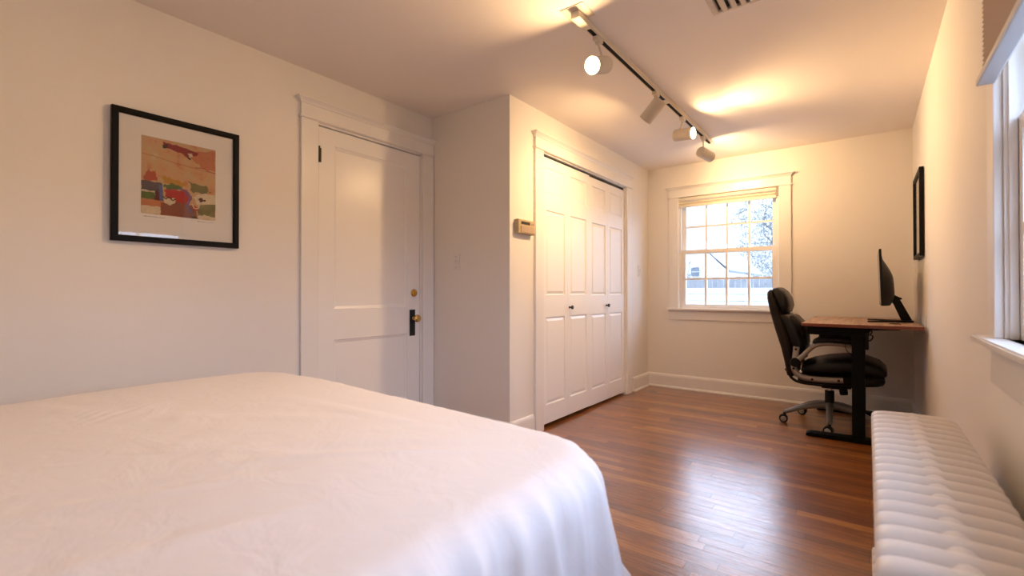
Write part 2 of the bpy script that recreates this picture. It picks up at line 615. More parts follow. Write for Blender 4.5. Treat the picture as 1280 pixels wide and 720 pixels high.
def casing(name, F, u0, u1, z0, ztop, legw, overtop, th=0.020, jamb=0.12, cap=0.085, foot=None):
    """flat craftsman casing: two legs, bead, frieze board and crown cap, plus the jamb lining"""
    t = empty(name, F.p((u0 + u1) / 2, z0, 0), **S)
    for a, b in ((u0 - legw, u0), (u1, u1 + legw)):
        obj('casing_leg', F.box(a, b, z0, ztop, 0.0, th, 0.003), M['trim'], t)
    obj('bead', F.prof([(0, ztop), (th + 0.008, ztop), (th + 0.011, ztop + 0.006), (th + 0.008, ztop + 0.012), (0, ztop + 0.012)], u0 - legw - 0.010, u1 + legw + 0.010), M['trim'], t)
    obj('frieze_board', F.box(u0 - legw, u1 + legw, ztop + 0.012, ztop + cap, 0.0, th, 0.001), M['trim'], t)
    zc = ztop + cap
    # crown cap with mitred returns: stacked steps flaring outward
    bm = bmesh.new()
    prof = [(0.000, 0.0), (0.006, 0.004), (0.010, 0.012), (0.022, 0.022), (0.030, 0.026), (0.030, 0.034)]
    loops = []
    for o, dz in prof:
        a, b, w = u0 - legw - o, u1 + legw + o, th + o
        loops.append([bm.verts.new(F.p(a, zc + dz, 0)), bm.verts.new(F.p(a, zc + dz, w)), bm.verts.new(F.p(b, zc + dz, w)), bm.verts.new(F.p(b, zc + dz, 0))])
    for A_, B_ in zip(loops[:-1], loops[1:]):
        for k in range(4):
            bm.faces.new((A_[k], A_[(k + 1) % 4], B_[(k + 1) % 4], B_[k]))
    bm.faces.new(loops[0])
    bm.faces.new(loops[-1])
    obj('crown_cap', bm, M['trim'], t)
    return t


# ---- entry door
t = casing('trim_1', FL, D0 + 0.006, D1 - 0.006, 0.0, 2.062, 0.108, 0)
bm = bmesh.new()
for a, b in ((D0, D0 + 0.018), (D1 - 0.018, D1)):
    FL.box(a, b, 0, DZ, -0.12, 0.0, bm=bm)
FL.box(D0, D1, DZ - 0.018, DZ, -0.12, 0.0, bm=bm)
for a, b in ((D0 + 0.016, D0 + 0.034), (D1 - 0.034, D1 - 0.016)):
    FL.box(a, b, 0, DZ - 0.016, -0.075, -0.045, bm=bm)
FL.box(D0 + 0.016, D1 - 0.016, DZ - 0.036, DZ - 0.016, -0.075, -0.045, bm=bm)
obj('jamb', bm, M['trim'], t)
e0, e1 = D0 + 0.021, D1 - 0.021
door = empty('door_1', FL.p((e0 + e1) / 2, 0.0, 0), **S)
wd = e1 - e0
obj('door_slab', FL.slab(e0, 0.008, [0, 0.105, wd - 0.118, wd], [0, 0.235, 0.712, 0.905, 1.935, 2.034], {(1, 1), (1, 3)},
                         [(0.0, 0.0), (0.004, 0.005), (0.016, 0.009), (0.020, 0.012)], -0.004, 0.036), M['door'], door)
hinge = bmesh.new()
for z in (0.18, 1.82):
    h_ = bmesh.new()
    lathe(h_, [(0, 0), (0.006, 0.0), (0.006, 0.092), (0.008, 0.094), (0.004, 0.100), (0, 0.102)], Matrix.Translation(FL.p(e0 - 0.002, z, 0.004)), 12)
    FL.box(e0 - 0.012, e0 + 0.014, z + 0.002, z + 0.090, -0.006, 0.0015, bm=h_)
    obj('hinge', h_, M['black_iron'], door, label='black iron hinge')
hinge.free()
plate = obj('escutcheon', FL.box(2.288, 2.338, 0.700, 0.892, -0.004, 0.003, 0.002), M['black_iron'], door, label='tall black back plate behind the knob')
mk = aim(FL.p(2.318, 0.828, 0.003), (1, 0, 0))
obj('door_knob', lathe(bmesh.new(), [(0.0, 0), (0.013, 0), (0.013, 0.004), (0.008, 0.008), (0.008, 0.024), (0.013, 0.030), (0.024, 0.036), (0.028, 0.046), (0.027, 0.056), (0.018, 0.063), (0.012, 0.061), (0, 0.062)], mk, 28), M['brass'], door, smooth=True, angle=40, label='round brass knob')
db = lathe(bmesh.new(), [(0, 0), (0.029, 0), (0.029, 0.004), (0.024, 0.010), (0.012, 0.012), (0, 0.012)], aim(FL.p(2.330, 1.015, -0.004), (1, 0, 0)), 28)
FL.box(2.326, 2.334, 0.997, 1.033, 0.006, 0.020, 0.002, bm=db)
obj('deadbolt', db, M['brass'], door, smooth=True, angle=35, label='round brass deadbolt thumb turn')

# ---- closet: casing, track, two bifold pairs
t = casing('trim_2', FC, C0 + 0.006, C1 - 0.006, 0.0, 2.066, 0.106, 0)
bm = bmesh.new()
for a, b in ((C0, C0 + 0.018), (C1 - 0.018, C1)):
    FC.box(a, b, 0, CZ, -0.12, 0.0, bm=bm)
FC.box(C0, C1, CZ - 0.014, CZ, -0.12, 0.0, bm=bm)
obj('jamb', bm, M['trim'], t)
obj('bifold_rail', FC.box(C0 + 0.018, C1 - 0.018, CZ - 0.034, CZ - 0.014, -0.060, -0.022), M['black_iron'], t)
zs = [0, 0.140, 0.800, 0.968, 1.612, 1.728, 1.935, 2.008]
lw = (C1 - C0 - 0.036 - 0.012) / 4
leafp = [(0.0, 0.0), (0.003, 0.009), (0.010, 0.010), (0.030, 0.003)]
for pair in range(2):
    base_u = C0 + 0.021 + pair * (2 * lw + 0.005)
    dr = empty('door_%d' % (2 + pair), FC.p(base_u + lw, 0, -0.03), **S)
    w1 = -0.006 if pair == 0 else -0.012
    for k in range(2):
        u = base_u + k * (lw + 0.002)
        lf = obj('door_leaf', FC.slab(u, 0.030 if pair == 0 else 0.024, [0, 0.052 if k == 0 else 0.042, lw - (0.042 if k == 0 else 0.052), lw], zs, {(1, 1), (1, 3), (1, 5)}, leafp, w1, 0.030), M['closet'], dr)
    uk = base_u + lw + 0.030 if pair == 0 else base_u + lw - 0.030
    obj('door_knob', lathe(bmesh.new(), [(0, 0), (0.010, 0), (0.009, 0.003), (0.006, 0.008), (0.006, 0.016), (0.013, 0.020), (0.017, 0.026), (0.015, 0.032), (0, 0.035)], aim(FC.p(uk, 0.897, w1), (1, 0, 0)), 20), M['black_iron'], dr, smooth=True, angle=40, label='small round black knob')
# closet interior back face (dark shelf wall is simply the left wall behind)

# ---- light switches
def switch(name, F, u, z, label, w=0.070, h=0.118):
    t = empty(name, F.p(u, z - h / 2, 0), label=label, cat='light switch')
    obj('wall_plate', F.box(u - w / 2, u + w / 2, z - h / 2, z + h / 2, 0.0, 0.006, 0.002), M['plastic_white'], t)
    bm = F.box(u - 0.012, u + 0.012, z - 0.022, z + 0.022, 0.005, 0.008, 0.001)
    obj('switch_bezel', bm, M['plastic_beige'] if False else M['plastic_white'], t)
    bm = extrude_poly(bmesh.new(), [F.p(u - 0.005, z - 0.010, 0.007), F.p(u - 0.005, z + 0.010, 0.007), F.p(u - 0.005, z + 0.016, 0.019), F.p(u - 0.005, z + 0.008, 0.021)], F.u * 0.010)
    obj('toggle', bm, M['plastic_white'], t)
    for dz in (-0.040, 0.040):
        obj('screw', lathe(bmesh.new(), [(0, 0), (0.0035, 0), (0.003, 0.0012), (0, 0.0015)], aim(F.p(u, z + dz, 0.006), F.n), 10), M['silver'], t)
    return t


switch('light_switch', FT, -2.418, 1.242, 'white toggle light switch on the narrow wall right of the entry door')
switch('light_switch', FC, 4.755, 1.245, 'white light switch on the narrow wall strip right of the closet, by the corner')

# ---- thermostat
t = empty('wall_thermostat', FC.p(2.655, 1.425, 0), label='beige thermostat box with a small dark display, left of the closet', cat='thermostat')
obj('housing', FC.box(2.560, 2.760, 1.425, 1.522, 0.0, 0.038, 0.004), M['plastic_beige'], t)
obj('display', FC.box(2.590, 2.695, 1.488, 1.508, 0.036, 0.0395), M['lcd'], t, label='dark narrow display')
obj('flip_cover', FC.box(2.584, 2.752, 1.432, 1.476, 0.036, 0.042, 0.002), M['plastic_tan'], t, label='tan flip-down cover')
for k in range(2):
    obj('button', FC.box(2.712 + k * 0.02, 2.726 + k * 0.02, 1.490, 1.504, 0.036, 0.040, 0.001), M['plastic_tan'], t)

# ---- framed pictures
def framed(F, u0, u1, z0, z1, label, art, tilt=0.0, th=0.024):
    t = empty('framed_picture', F.p((u0 + u1) / 2, z0, 0), label=label, cat='picture')
    fw = 0.027
    w0, w1 = 0.003, 0.003 + th
    # moulded frame: four mitred sides in one continuous ring
    bm = bmesh.new()
    prof = [(0.0, w0), (0.0, w1 - 0.002), (0.002, w1), (fw - 0.006, w1), (fw - 0.001, w1 - 0.004), (fw, w1 - 0.010), (fw, w0)]
    loops = []
    for ins, w in prof:
        loops.append([bm.verts.new(F.p(a, b, w)) for a, b in ((u0 + ins, z0 + ins), (u1 - ins, z0 + ins), (u1 - ins, z1 - ins), (u0 + ins, z1 - ins))])
    for A_, B_ in zip(loops, loops[1:] + loops[:1]):
        for k in range(4):
            bm.faces.new((A_[k], A_[(k + 1) % 4], B_[(k + 1) % 4], B_[k]))
    obj('picture_frame', bm, M['black_frame'], t)
    obj('mat_board', F.box(u0 + fw, u1 - fw, z0 + fw, z1 - fw, w0, w1 - 0.014), M['mat_board'], t, label='off-white mat board')
    obj('picture_glass', F.box(u0 + fw, u1 - fw, z0 + fw, z1 - fw, w1 - 0.011, w1 - 0.0095), M['picture_glass'], t)
    if art:
        pu0, pu1, pz1, pz0 = 0.684, 0.993, 1.750, 1.388
        wb = w1 - 0.0138
        mats, bm = [], bmesh.new()
        lay = [0]

        def patch(mat, pts, jit=0.006):
            if mat not in mats: mats.append(mat)
            lay[0] += 1
            w = wb + lay[0] * 0.00004
            ring = []
            n = len(pts)
            for i in range(n):
                a, b = pts[i], pts[(i + 1) % n]
                for k in range(5):
                    s_, q = k / 5, 0 if k == 0 else jit
                    x = a[0] + (b[0] - a[0]) * s_ + random.uniform(-q, q)
                    y = a[1] + (b[1] - a[1]) * s_ + random.uniform(-q, q)
                    x, y = min(max(x, 0), 1), min(max(y, 0), 1)
                    ring.append(bm.verts.new(F.p(pu0 + (pu1 - pu0) * x, pz1 + (pz0 - pz1) * y, w)))
            f = bm.faces.new(ring)
            f.material_index = mats.index(mat)

        def stroke(mat, pts, wd_):
            pp = smooth_path([(x, y, 0) for x, y in pts], 5)
            L_, R_ = [], []
            for i, p in enumerate(pp):
                d = (pp[min(i + 1, len(pp) - 1)] - pp[max(0, i - 1)]).normalized()
                n_ = Vector((-d.y, d.x, 0)) * wd_ / 2
                L_.append(p + n_)
                R_.append(p - n_)
            if mat not in mats: mats.append(mat)
            lay[0] += 1
            w = wb + lay[0] * 0.00004
            va = [[bm.verts.new(F.p(pu0 + (pu1 - pu0) * q.x, pz1 + (pz0 - pz1) * q.y, w)) for q in side] for side in (L_, R_)]
            for i in range(len(pp) - 1):
                f = bm.faces.new((va[0][i], va[0][i + 1], va[1][i + 1], va[1][i]))
                f.material_index = mats.index(mat)
        rect = lambda a, b, c, d: [(a, c), (b, c), (b, d), (a, d)]
        patch('art_base', rect(0, 1, 0, 1), 0)
        patch('art_orange', [(.62, .08), (1, 0.02), (1, .30), (.8, .28), (.68, .2)], .02)
        stroke('art_brown', [(0, .23), (.2, .25), (.4, .28), (.6, .30), (.8, .32), (1, .33)], .005)
        stroke('art_rust', [(.7, .30), (.82, .29), (.9, .32), (1, .33)], .012)
        patch('art_crimson', [(.27, .03), (.48, .05), (.76, .09), (.70, .14), (.60, .19), (.5, .13), (.28, .11)], .012)
        patch('art_black', [(.26, .08), (.33, .05), (.33, .10), (.27, .12)], .008)
        patch('art_cream', [(.60, .12), (.66, .11), (.67, .15), (.62, .17)], .008)
        stroke('art_mustard', [(.52, .14), (.58, .18), (.64, .20)], .012)
        patch('art_black', [(.60, .17), (.65, .18), (.64, .21), (.60, .19)], .006)
        patch('art_rust', [(.05, .46), (.09, .42), (.13, .45), (.18, .43), (.2, .56), (.04, .57)], .015)
        patch('art_mustard', [(.24, .49), (.36, .48), (.56, .53), (.62, .58), (.5, .60), (.3, .57)], .02)
        patch('art_green', [(.28, .60), (.40, .56), (.52, .58), (.54, .64), (.32, .66)], .015)
        patch('art_olive', [(.62, .50), (.86, .52), (.94, .60), (.8, .66), (.64, .62)], .03)
        patch('art_mauve', rect(0, .26, .58, .70), .01)
        patch('art_cream', rect(0, .17, .695, .725), .01)
        patch('art_green', rect(0, .17, .72, .81), .006)
        patch('art_maroon', rect(.17, .23, .70, .82), .008)
        patch('art_blue', [(.22, .60), (.27, .60), (.28, .82), (.23, .82)], .008)
        patch('art_red', [(.30, .66), (.44, .64), (.6, .62), (.66, .70), (.62, .82), (.45, .86), (.3, .8)], .02)
        patch('art_orange', rect(0, .30, .81, .90), .012)
        patch('art_brown', [(.24, .84), (.45, .80), (.66, .82), (.72, .9), (.74, 1), (.24, 1)], .012)
        patch('art_cream', rect(0, .24, .90, 1), .015)
        patch('art_cream', [(.27, .75), (.36, .77), (.44, .75), (.43, .82), (.36, .86), (.29, .83)], .008)
        stroke('art_black', [(.27, .75), (.31, .78), (.35, .75), (.40, .79), (.44, .76)], .014)
        stroke('art_violet', [(.47, .62), (.58, .64), (.64, .72), (.60, .84), (.68, .96)], .022)
        stroke('art_blue', [(.56, .66), (.63, .72), (.61, .84), (.66, .90)], .012)
        patch('art_cream', [(.68, .70), (.78, .66), (1, .64), (1, .76), (.88, .80), (.74, .80)], .025)
        patch('art_maroon', [(.74, .72), (.80, .70), (.86, .74), (.78, .77)], .012)
        patch('art_olive', [(.76, .82), (1, .77), (1, .96), (.74, .95)], .015)
        patch('art_red', [(.68, .82), (.75, .84), (.74, .90), (.67, .88)], .01)
        stroke('art_cream', [(.66, .80), (.70, .86), (.76, .84), (.75, .78)], .012)
        patch('art_cream', [(.74, .96), (.84, .93), (1, .95), (1, 1), (.76, 1)], .012)
        patch('art_black', [(.66, .98), (.71, .97), (.72, 1), (.66, 1)], .004)
        o = obj('print', bm, [M[k] for k in mats], t, label='abstract print in tan, orange, crimson and green')
        for a, b in ((.02, .30), (.74, .97)):
            bm = bmesh.new()
            x = a
            while x < b:
                l_ = random.uniform(.012, .035)
                F.box(pu0 + (pu1 - pu0) * x, pu0 + (pu1 - pu0) * min(b, x + l_), pz0 - 0.0135, pz0 - 0.0115 + random.uniform(-.001, .001), w1 - 0.014, w1 - 0.01385, bm=bm)
                x += l_ + .008
            obj('pencil_inscription', bm, M['art_violet'], t)
    return t


framed(FL, 0.575, 1.102, 1.254, 1.855, 'large black framed abstract print in tan and crimson on the left wall', True)
framed(FR, 4.05, 4.57, 1.258, 1.842, 'thin black framed picture seen edge-on on the right wall above the desk', False)

# ================================================================ windows
def sash(name, F, u0, u1, z0, z1, w0, w1, stile, rail_b, rail_t, parent, mw=0.020):
    iu0, iu1, iz0, iz1 = u0 + stile, u1 - stile, z0 + rail_b, z1 - rail_t
    us, zz = [u0, iu0], [z0, iz0]
    for k in range(1, 4):
        c = iu0 + (iu1 - iu0) * k / 4
        us += [c - mw / 2, c + mw / 2]
    us += [iu1, u1]
    c = (iz0 + iz1) / 2
    zz += [c - mw / 2, c + mw / 2, iz1, z1]
    holes = {(i, j) for i in (1, 3, 5, 7) for j in (1, 3)}
    s_ = obj(name, F.grid(us, zz, holes, w0, w1), M['trim'], parent)
    wm = (w0 + w1) / 2
    obj('pane', F.box(iu0, iu1, iz0, iz1, wm - 0.002, wm + 0.002), M['glass'], s_, label='clear window glass')
    return s_


def window(name, F, W, legw, stool_z, horn, apron_h, mid, th=0.020, cap=0.085, stool_out=0.055):
    u0, u1, z0, z1 = W
    t = casing(name, F, u0, u1, z0, z1, legw, 0, th=th, cap=cap)
    # stool and apron
    st = [(-0.05, z0 - 0.020), (stool_out - 0.004, z0 - 0.020), (stool_out, z0 - 0.014), (stool_out, z0 - 0.005), (stool_out - 0.004, z0), (-0.05, z0)]
    bm = bmesh.new()
    F.prof([(w, z) for w, z in st if True], u0 + 0.0, u1 - 0.0, bm=bm)
    bm.free()
    bm = bmesh.new()
    # plan outline of the stool: notched so it runs between the wall reveals and past them in front
    pts = [(u0, -0.06), (u0, 0.0), (u0 - legw - horn, 0.0), (u0 - legw - horn, stool_out), (u1 + legw + horn, stool_out), (u1 + legw + horn, 0.0), (u1, 0.0), (u1, -0.06)]
    extrude_poly(bm, [F.p(u, z0 - 0.020, w) for u, w in pts], (0, 0, 0.020))
    bmesh.ops.bevel(bm, geom=[e for e in bm.edges if abs(e.verts[0].co.z - e.verts[1].co.z) < 1e-6 and abs((e.verts[0].co - F.o).dot(F.n) - stool_out) < 1e-4 and abs((e.verts[1].co - F.o).dot(F.n) - stool_out) < 1e-4], offset=0.005, segments=2, affect='EDGES')
    obj('window_stool', bm, M['trim'], t)
    obj('cove', F.prof([(0, z0 - 0.036), (0.020, z0 - 0.036), (0.030, z0 - 0.020), (0, z0 - 0.020)], u0 - legw - 0.004, u1 + legw + 0.004), M['trim'], t)
    obj('apron', F.box(u0 - legw, u1 + legw, z0 - 0.020 - apron_h, z0 - 0.036, 0.0, 0.016, 0.003), M['trim'], t)
    # jamb lining
    bm = bmesh.new()
    for a, b in ((u0, u0 + 0.012), (u1 - 0.012, u1)):
        F.box(a, b, z0, z1, -TH - 0.01, 0.0, bm=bm)
    F.box(u0 + 0.012, u1 - 0.012, z1 - 0.012, z1, -TH - 0.01, 0.0, bm=bm)
    for a, b in ((u0 + 0.012, u0 + 0.024), (u1 - 0.024, u1 - 0.012)):
        F.box(a, b, z0, z1 - 0.012, -0.024, -0.008, bm=bm)
    obj('jamb', bm, M['trim'], t)
    obj('outer_sill', F.prof([(-0.055, z0 - 0.03), (-0.055, z0), (-TH - 0.05, z0 - 0.03), (-TH - 0.05, z0 - 0.06)], u0, u1), M['trim'], t)
    a, b = u0 + 0.0125, u1 - 0.0125
    sash('lower_sash', F, a, b, z0 + 0.0005, mid + 0.025, -0.060, -0.026, 0.050, 0.042, 0.040, t)
    sash('upper_sash', F, a, b, mid - 0.018, z1 - 0.0125, -0.098, -0.064, 0.050, 0.040, 0.050, t)
    return t


window('window_1', FB, BW, 0.100, BW[2], 0.016, 0.100, 1.435, stool_out=0.060)
window('window_2', FR, RW, 0.085, RW[2], 0.060, 0.115, 1.47, stool_out=0.052, th=0.020)

# ---- blind pulled up at the top of the back window
t = empty('window_blind', FB.p(-1.12, 1.90, -0.01), label='cream pleated blind pulled up at the top of the back window', cat='blind')
bu0, bu1 = BW[0] + 0.004, BW[1] - 0.022
obj('head_rail', FB.box(bu0, bu1, 1.978, 2.010, -0.022, 0.008, 0.003), M['blind_rail'], t)
bm = bmesh.new()
pts = [(-0.006, 1.972), (-0.006, 1.969)]
k = 0
z = 1.972
while z > 1.940:
    pts.append((0.012 if k % 2 == 0 else 0.002, z - 0.004))
    z -= 0.008
    k += 1
pts += [(-0.006, 1.934), (-0.006, 1.930), (-0.016, 1.930), (-0.016, 1.972)]
FB.prof(pts, bu0 + 0.003, bu1 - 0.003, bm=bm)
obj('pleated_stack', bm, M['blind_rail'], t)
obj('bottom_rail', FB.box(bu0, bu1, 1.906, 1.930, -0.018, 0.010, 0.004), M['blind_rail'], t)
bm = bmesh.new()
for s_ in (-1, 1):
    tube(bm, smooth_path([FB.p(-1.11, 1.965, 0.016), FB.p(-1.11 + s_ * 0.018, 1.957, 0.017), FB.p(-1.11 + s_ * 0.030, 1.968, 0.016)], 5), 0.0022, 6)
tube(bm, [FB.p(-1.11, 1.966, 0.016), FB.p(-1.11, 1.935, 0.016)], 0.003, 6)
obj('cord_cleat', bm, M['plastic_white'], t)
obj('gap_shade_strip', FB.box(BW[1] - 0.020, BW[1] - 0.002, 1.925, 2.005, -0.012, 0.014, 0.001), M['silver'], t, label='grey strip added for the shaded gap at the blind end')  # added strip, its grey stands for the shade in the end gap

# ---- cellular shade half down over the right window
t = empty('cellular_shade', FR.p(1.3, 1.585, 0.03), label='tan cellular shade lowered halfway over the right window, near the camera', cat='blind')
SX0, SX1 = 0.024, 0.052
sy0, sy1 = RW[0] - 0.02, 1.812
bm = bmesh.new()
z = 1.612
front, back = [], []
k = 0
while z < 2.00:
    front.append((SX1 - 0.004 if k % 2 == 0 else SX1 - 0.012, z))
    back.append((SX0 + 0.0 if k % 2 == 0 else SX0 + 0.008, z))
    z += 0.0065
    k += 1
FR.prof(front + back[::-1], sy0 + 0.01, sy1 - 0.028, bm=bm)
obj('pleated_cloth', bm, M['shade'], t)
obj('bottom_rail', FR.box(sy0, sy1, 1.592, 1.612, SX0 - 0.004, SX1 + 0.006, 0.004), M['shade_rail'], t, label='grey-blue bottom rail')
obj('head_rail', FR.box(sy0, sy1 - 0.02, 1.995, 2.04, 0.0205, SX1, 0.003), M['shade_rail'], t)

# ================================================================ ceiling vent
vx0, vx1, vy0, vy1 = -0.585, -0.285, 1.985, 2.385
t = empty('ceiling_vent', ((vx0 + vx1) / 2, (vy0 + vy1) / 2, H), label='dull beige metal air vent with curved blades in the ceiling', cat='air vent')
bm = bmesh.new()
loops = []
for ins, z in ((0, H), (0, H - 0.004), (0.022, H - 0.012), (0.030, H - 0.012), (0.032, H - 0.004), (0.032, H)):
    loops.append([bm.verts.new((a, b, z)) for a, b in ((vx0 + ins, vy0 + ins), (vx1 - ins, vy0 + ins), (vx1 - ins, vy1 - ins), (vx0 + ins, vy1 - ins))])
for A_, B_ in zip(loops, loops[1:] + loops[:1]):
    for k in range(4):
        bm.faces.new((A_[k], A_[(k + 1) % 4], B_[(k + 1) % 4], B_[k]))
obj('vent_frame', bm, M['vent'], t)
obj('duct_shade_sheet', B((vx0 + 0.03, vy0 + 0.03, H - 0.0012), (vx1 - 0.03, vy1 - 0.03, H)), M['dark'], t)  # dark sheet on the ceiling, painted shade instead of a real duct hole
x = vx0 + 0.042
while x < vx1 - 0.045:
    bm = bmesh.new()
    pp = [(0.000, -0.002), (0.004, -0.010), (0.014, -0.017), (0.032, -0.019), (0.032, -0.0175), (0.015, -0.0155), (0.006, -0.0095), (0.0015, -0.002)]
    extrude_poly(bm, [(x + a, vy0 + 0.032, H + b) for a, b in pp], (0, vy1 - vy0 - 0.064, 0))
    obj('vent_blade', bm, M['vent'], t, smooth=True, angle=50)
    x += 0.040

# ================================================================ track light and its four lamp heads
TX = -1.100
t = empty('track_light_rail', (TX, 3.15, H), label='cream ceiling track rail with a black slot running toward the back wall', cat='track light')
obj('canopy_plate', B((TX - 0.062, 1.905, H - 0.003), (TX + 0.062, 2.035, H), 0.001), M['track'], t)
for dx, dy in ((-0.04, 0.035), (0.04, -0.03)):
    obj('screw', lathe(bmesh.new(), [(0, 0), (0.004, 0), (0.003, 0.0015), (0, 0.002)], aim((TX + dx, 1.96 + dy, H - 0.003), (0, 0, -1)), 10), M['brass'], t)
obj('power_feed', B((TX - 0.022, 1.945, H - 0.036), (TX + 0.022, 2.075, H - 0.003), 0.003), M['track'], t)
bm = bmesh.new()
T0, T1 = 2.075, 4.375
pr = [(-0.018, 0), (-0.018, -0.028), (-0.013, -0.028), (-0.013, -0.011), (0.010, -0.011), (0.010, -0.028), (0.018, -0.028), (0.018, 0)]
extrude_poly(bm, [(TX + a, T0, H + b) for a, b in pr], (0, T1 - T0, 0))
obj('track_channel', bm, M['track'], t)
obj('conductor_slot', B((TX - 0.0125, T0, H - 0.0272), (TX + 0.0095, T1 - 0.015, H - 0.012)), M['slot'], t, label='black conductor slot')
obj('end_cap', B((TX - 0.019, T1, H - 0.029), (TX + 0.019, T1 + 0.012, H), 0.002), M['track'], t)
obj('joint_cover', B((TX - 0.019, 3.17, H - 0.031), (TX + 0.019, 3.24, H - 0.027), 0.001), M['track'], t)

LAMPS = [  # Y on the rail, can centre, aim, label, watts area, watts beam
    (2.185, (TX + 0.005, 2.190, 2.192), (-0.06, -0.93, -0.36), 'lit cream track spotlight nearest the camera, its glowing face turned to the viewer', 6.5, 54.0),
    (3.015, (TX + 0.000, 2.960, 2.198), (-0.75, 0.12, -0.65), 'cream track spotlight second from the near end, aimed down at the closet', 6.5, 24.0),
    (3.575, (TX + 0.000, 3.600, 2.212), (0.975, -0.18, -0.12), 'lit cream track spotlight third along the rail, glowing face turned right', 3.2, 46.0),
    (4.125, (TX + 0.010, 4.160, 2.190), (0.33, 0.92, -0.18), 'cream track spotlight at the far end of the rail, aimed at the back wall', 3.6, 20.0),
]
WARM = (1.0, 0.62, 0.285)
bulb_mat = emat('glowing bulb face', (1.0, 0.80, 0.52), 40.0)
for i, (ly, cc, d, lab, wa, wb_) in enumerate(LAMPS):
    cc, d = Vector(cc), Vector(d).normalized()
    t = empty('track_spotlight', (TX, ly, H - 0.028), label=lab, cat='spotlight', group='spotlights on the ceiling track')
    obj('track_adapter', B((TX - 0.015, ly - 0.032, H - 0.050), (TX + 0.015, ly + 0.032, H - 0.0282), 0.003), M['lamp'], t)
    m = aim(cc, d)
    stem_top = Vector((TX, ly, H - 0.048))
    tgt = cc - d * 0.030 + Vector((0, 0, 0.042))
    bm = lathe(bmesh.new(), [(0, 0), (0.013, 0), (0.013, 0.012), (0.009, 0.014), (0, 0.014)], aim(stem_top, (0, 0, -1)), 16)
    tube(bm, smooth_path([stem_top, (stem_top + tgt) / 2 + Vector((0, 0, -0.004)), tgt], 4), 0.0055, 10)
    obj('swivel_stem', bm, M['lamp'], t, smooth=True, angle=40)
    R_, L_ = 0.044, 0.150
    h2 = L_ / 2
    prof = [(0, -h2), (R_ * 0.80, -h2), (R_ * 0.94, -h2 + 0.003), (R_, -h2 + 0.010), (R_, -h2 + 0.022), (R_ - 0.001, -h2 + 0.023), (R_ - 0.001, -h2 + 0.025), (R_, -h2 + 0.026),
            (R_, h2 - 0.001), (R_ - 0.001, h2), (R_ - 0.0025, h2), (R_ - 0.003, h2 - 0.002), (R_ - 0.003, h2 - 0.030), (0, h2 - 0.034)]
    obj('lamp_can', lathe(bmesh.new(), prof, m, 40), M['lamp'], t, smooth=True, angle=35)
    rb = R_ - 0.006
    obj('bulb', lathe(bmesh.new(), [(0, h2 - 0.030), (rb * 0.6, h2 - 0.030), (rb, h2 - 0.022), (rb, h2 - 0.016), (rb * 0.85, h2 - 0.013), (rb * 0.5, h2 - 0.0115), (0, h2 - 0.011)], m, 32), bulb_mat, t, smooth=True, label='glowing bulb face')
    for kind, pw in (('AREA', wa), ('SPOT', wb_)):
        ld = bpy.data.lights.new('lamp_' + kind.lower(), kind)
        ld.energy = pw
        ld.color = WARM
        if kind == 'AREA':
            ld.shape = 'DISK'
            ld.size = 0.070
        else:
            ld.spot_size = math.radians(105)
            ld.spot_blend = 1.0
            ld.shadow_soft_size = 0.03
        lo = bpy.data.objects.new('bulb_light', ld)
        lo.matrix_world = Matrix.Translation(cc + d * (h2 - 0.009 if kind == 'AREA' else h2 + 0.034)) @ (-d).to_track_quat('Z', 'Y').to_matrix().to_4x4()
        C.objects.link(lo)

# ================================================================ bed and comforter
bed = empty('bed', (-1.33, -0.05, 0), label='double bed hidden beneath the white comforter', cat='bed')
obj('mattress', B((-2.05, -1.06, 0.36), (-0.62, 0.92, 0.60), 0.05, 4), M['mattress'], bed, smooth=True)
obj('bed_frame', B((-2.04, -1.03, 0.22), (-0.65, 0.85, 0.359), 0.01), M['bed_wood'], bed)
for x in (-2.00, -0.69):
    for y in (-0.98, 0.80):
        obj('leg', B((x - 0.03, y - 0.03, 0), (x + 0.03, y + 0.03, 0.221), 0.005), M['bed_wood'], bed)


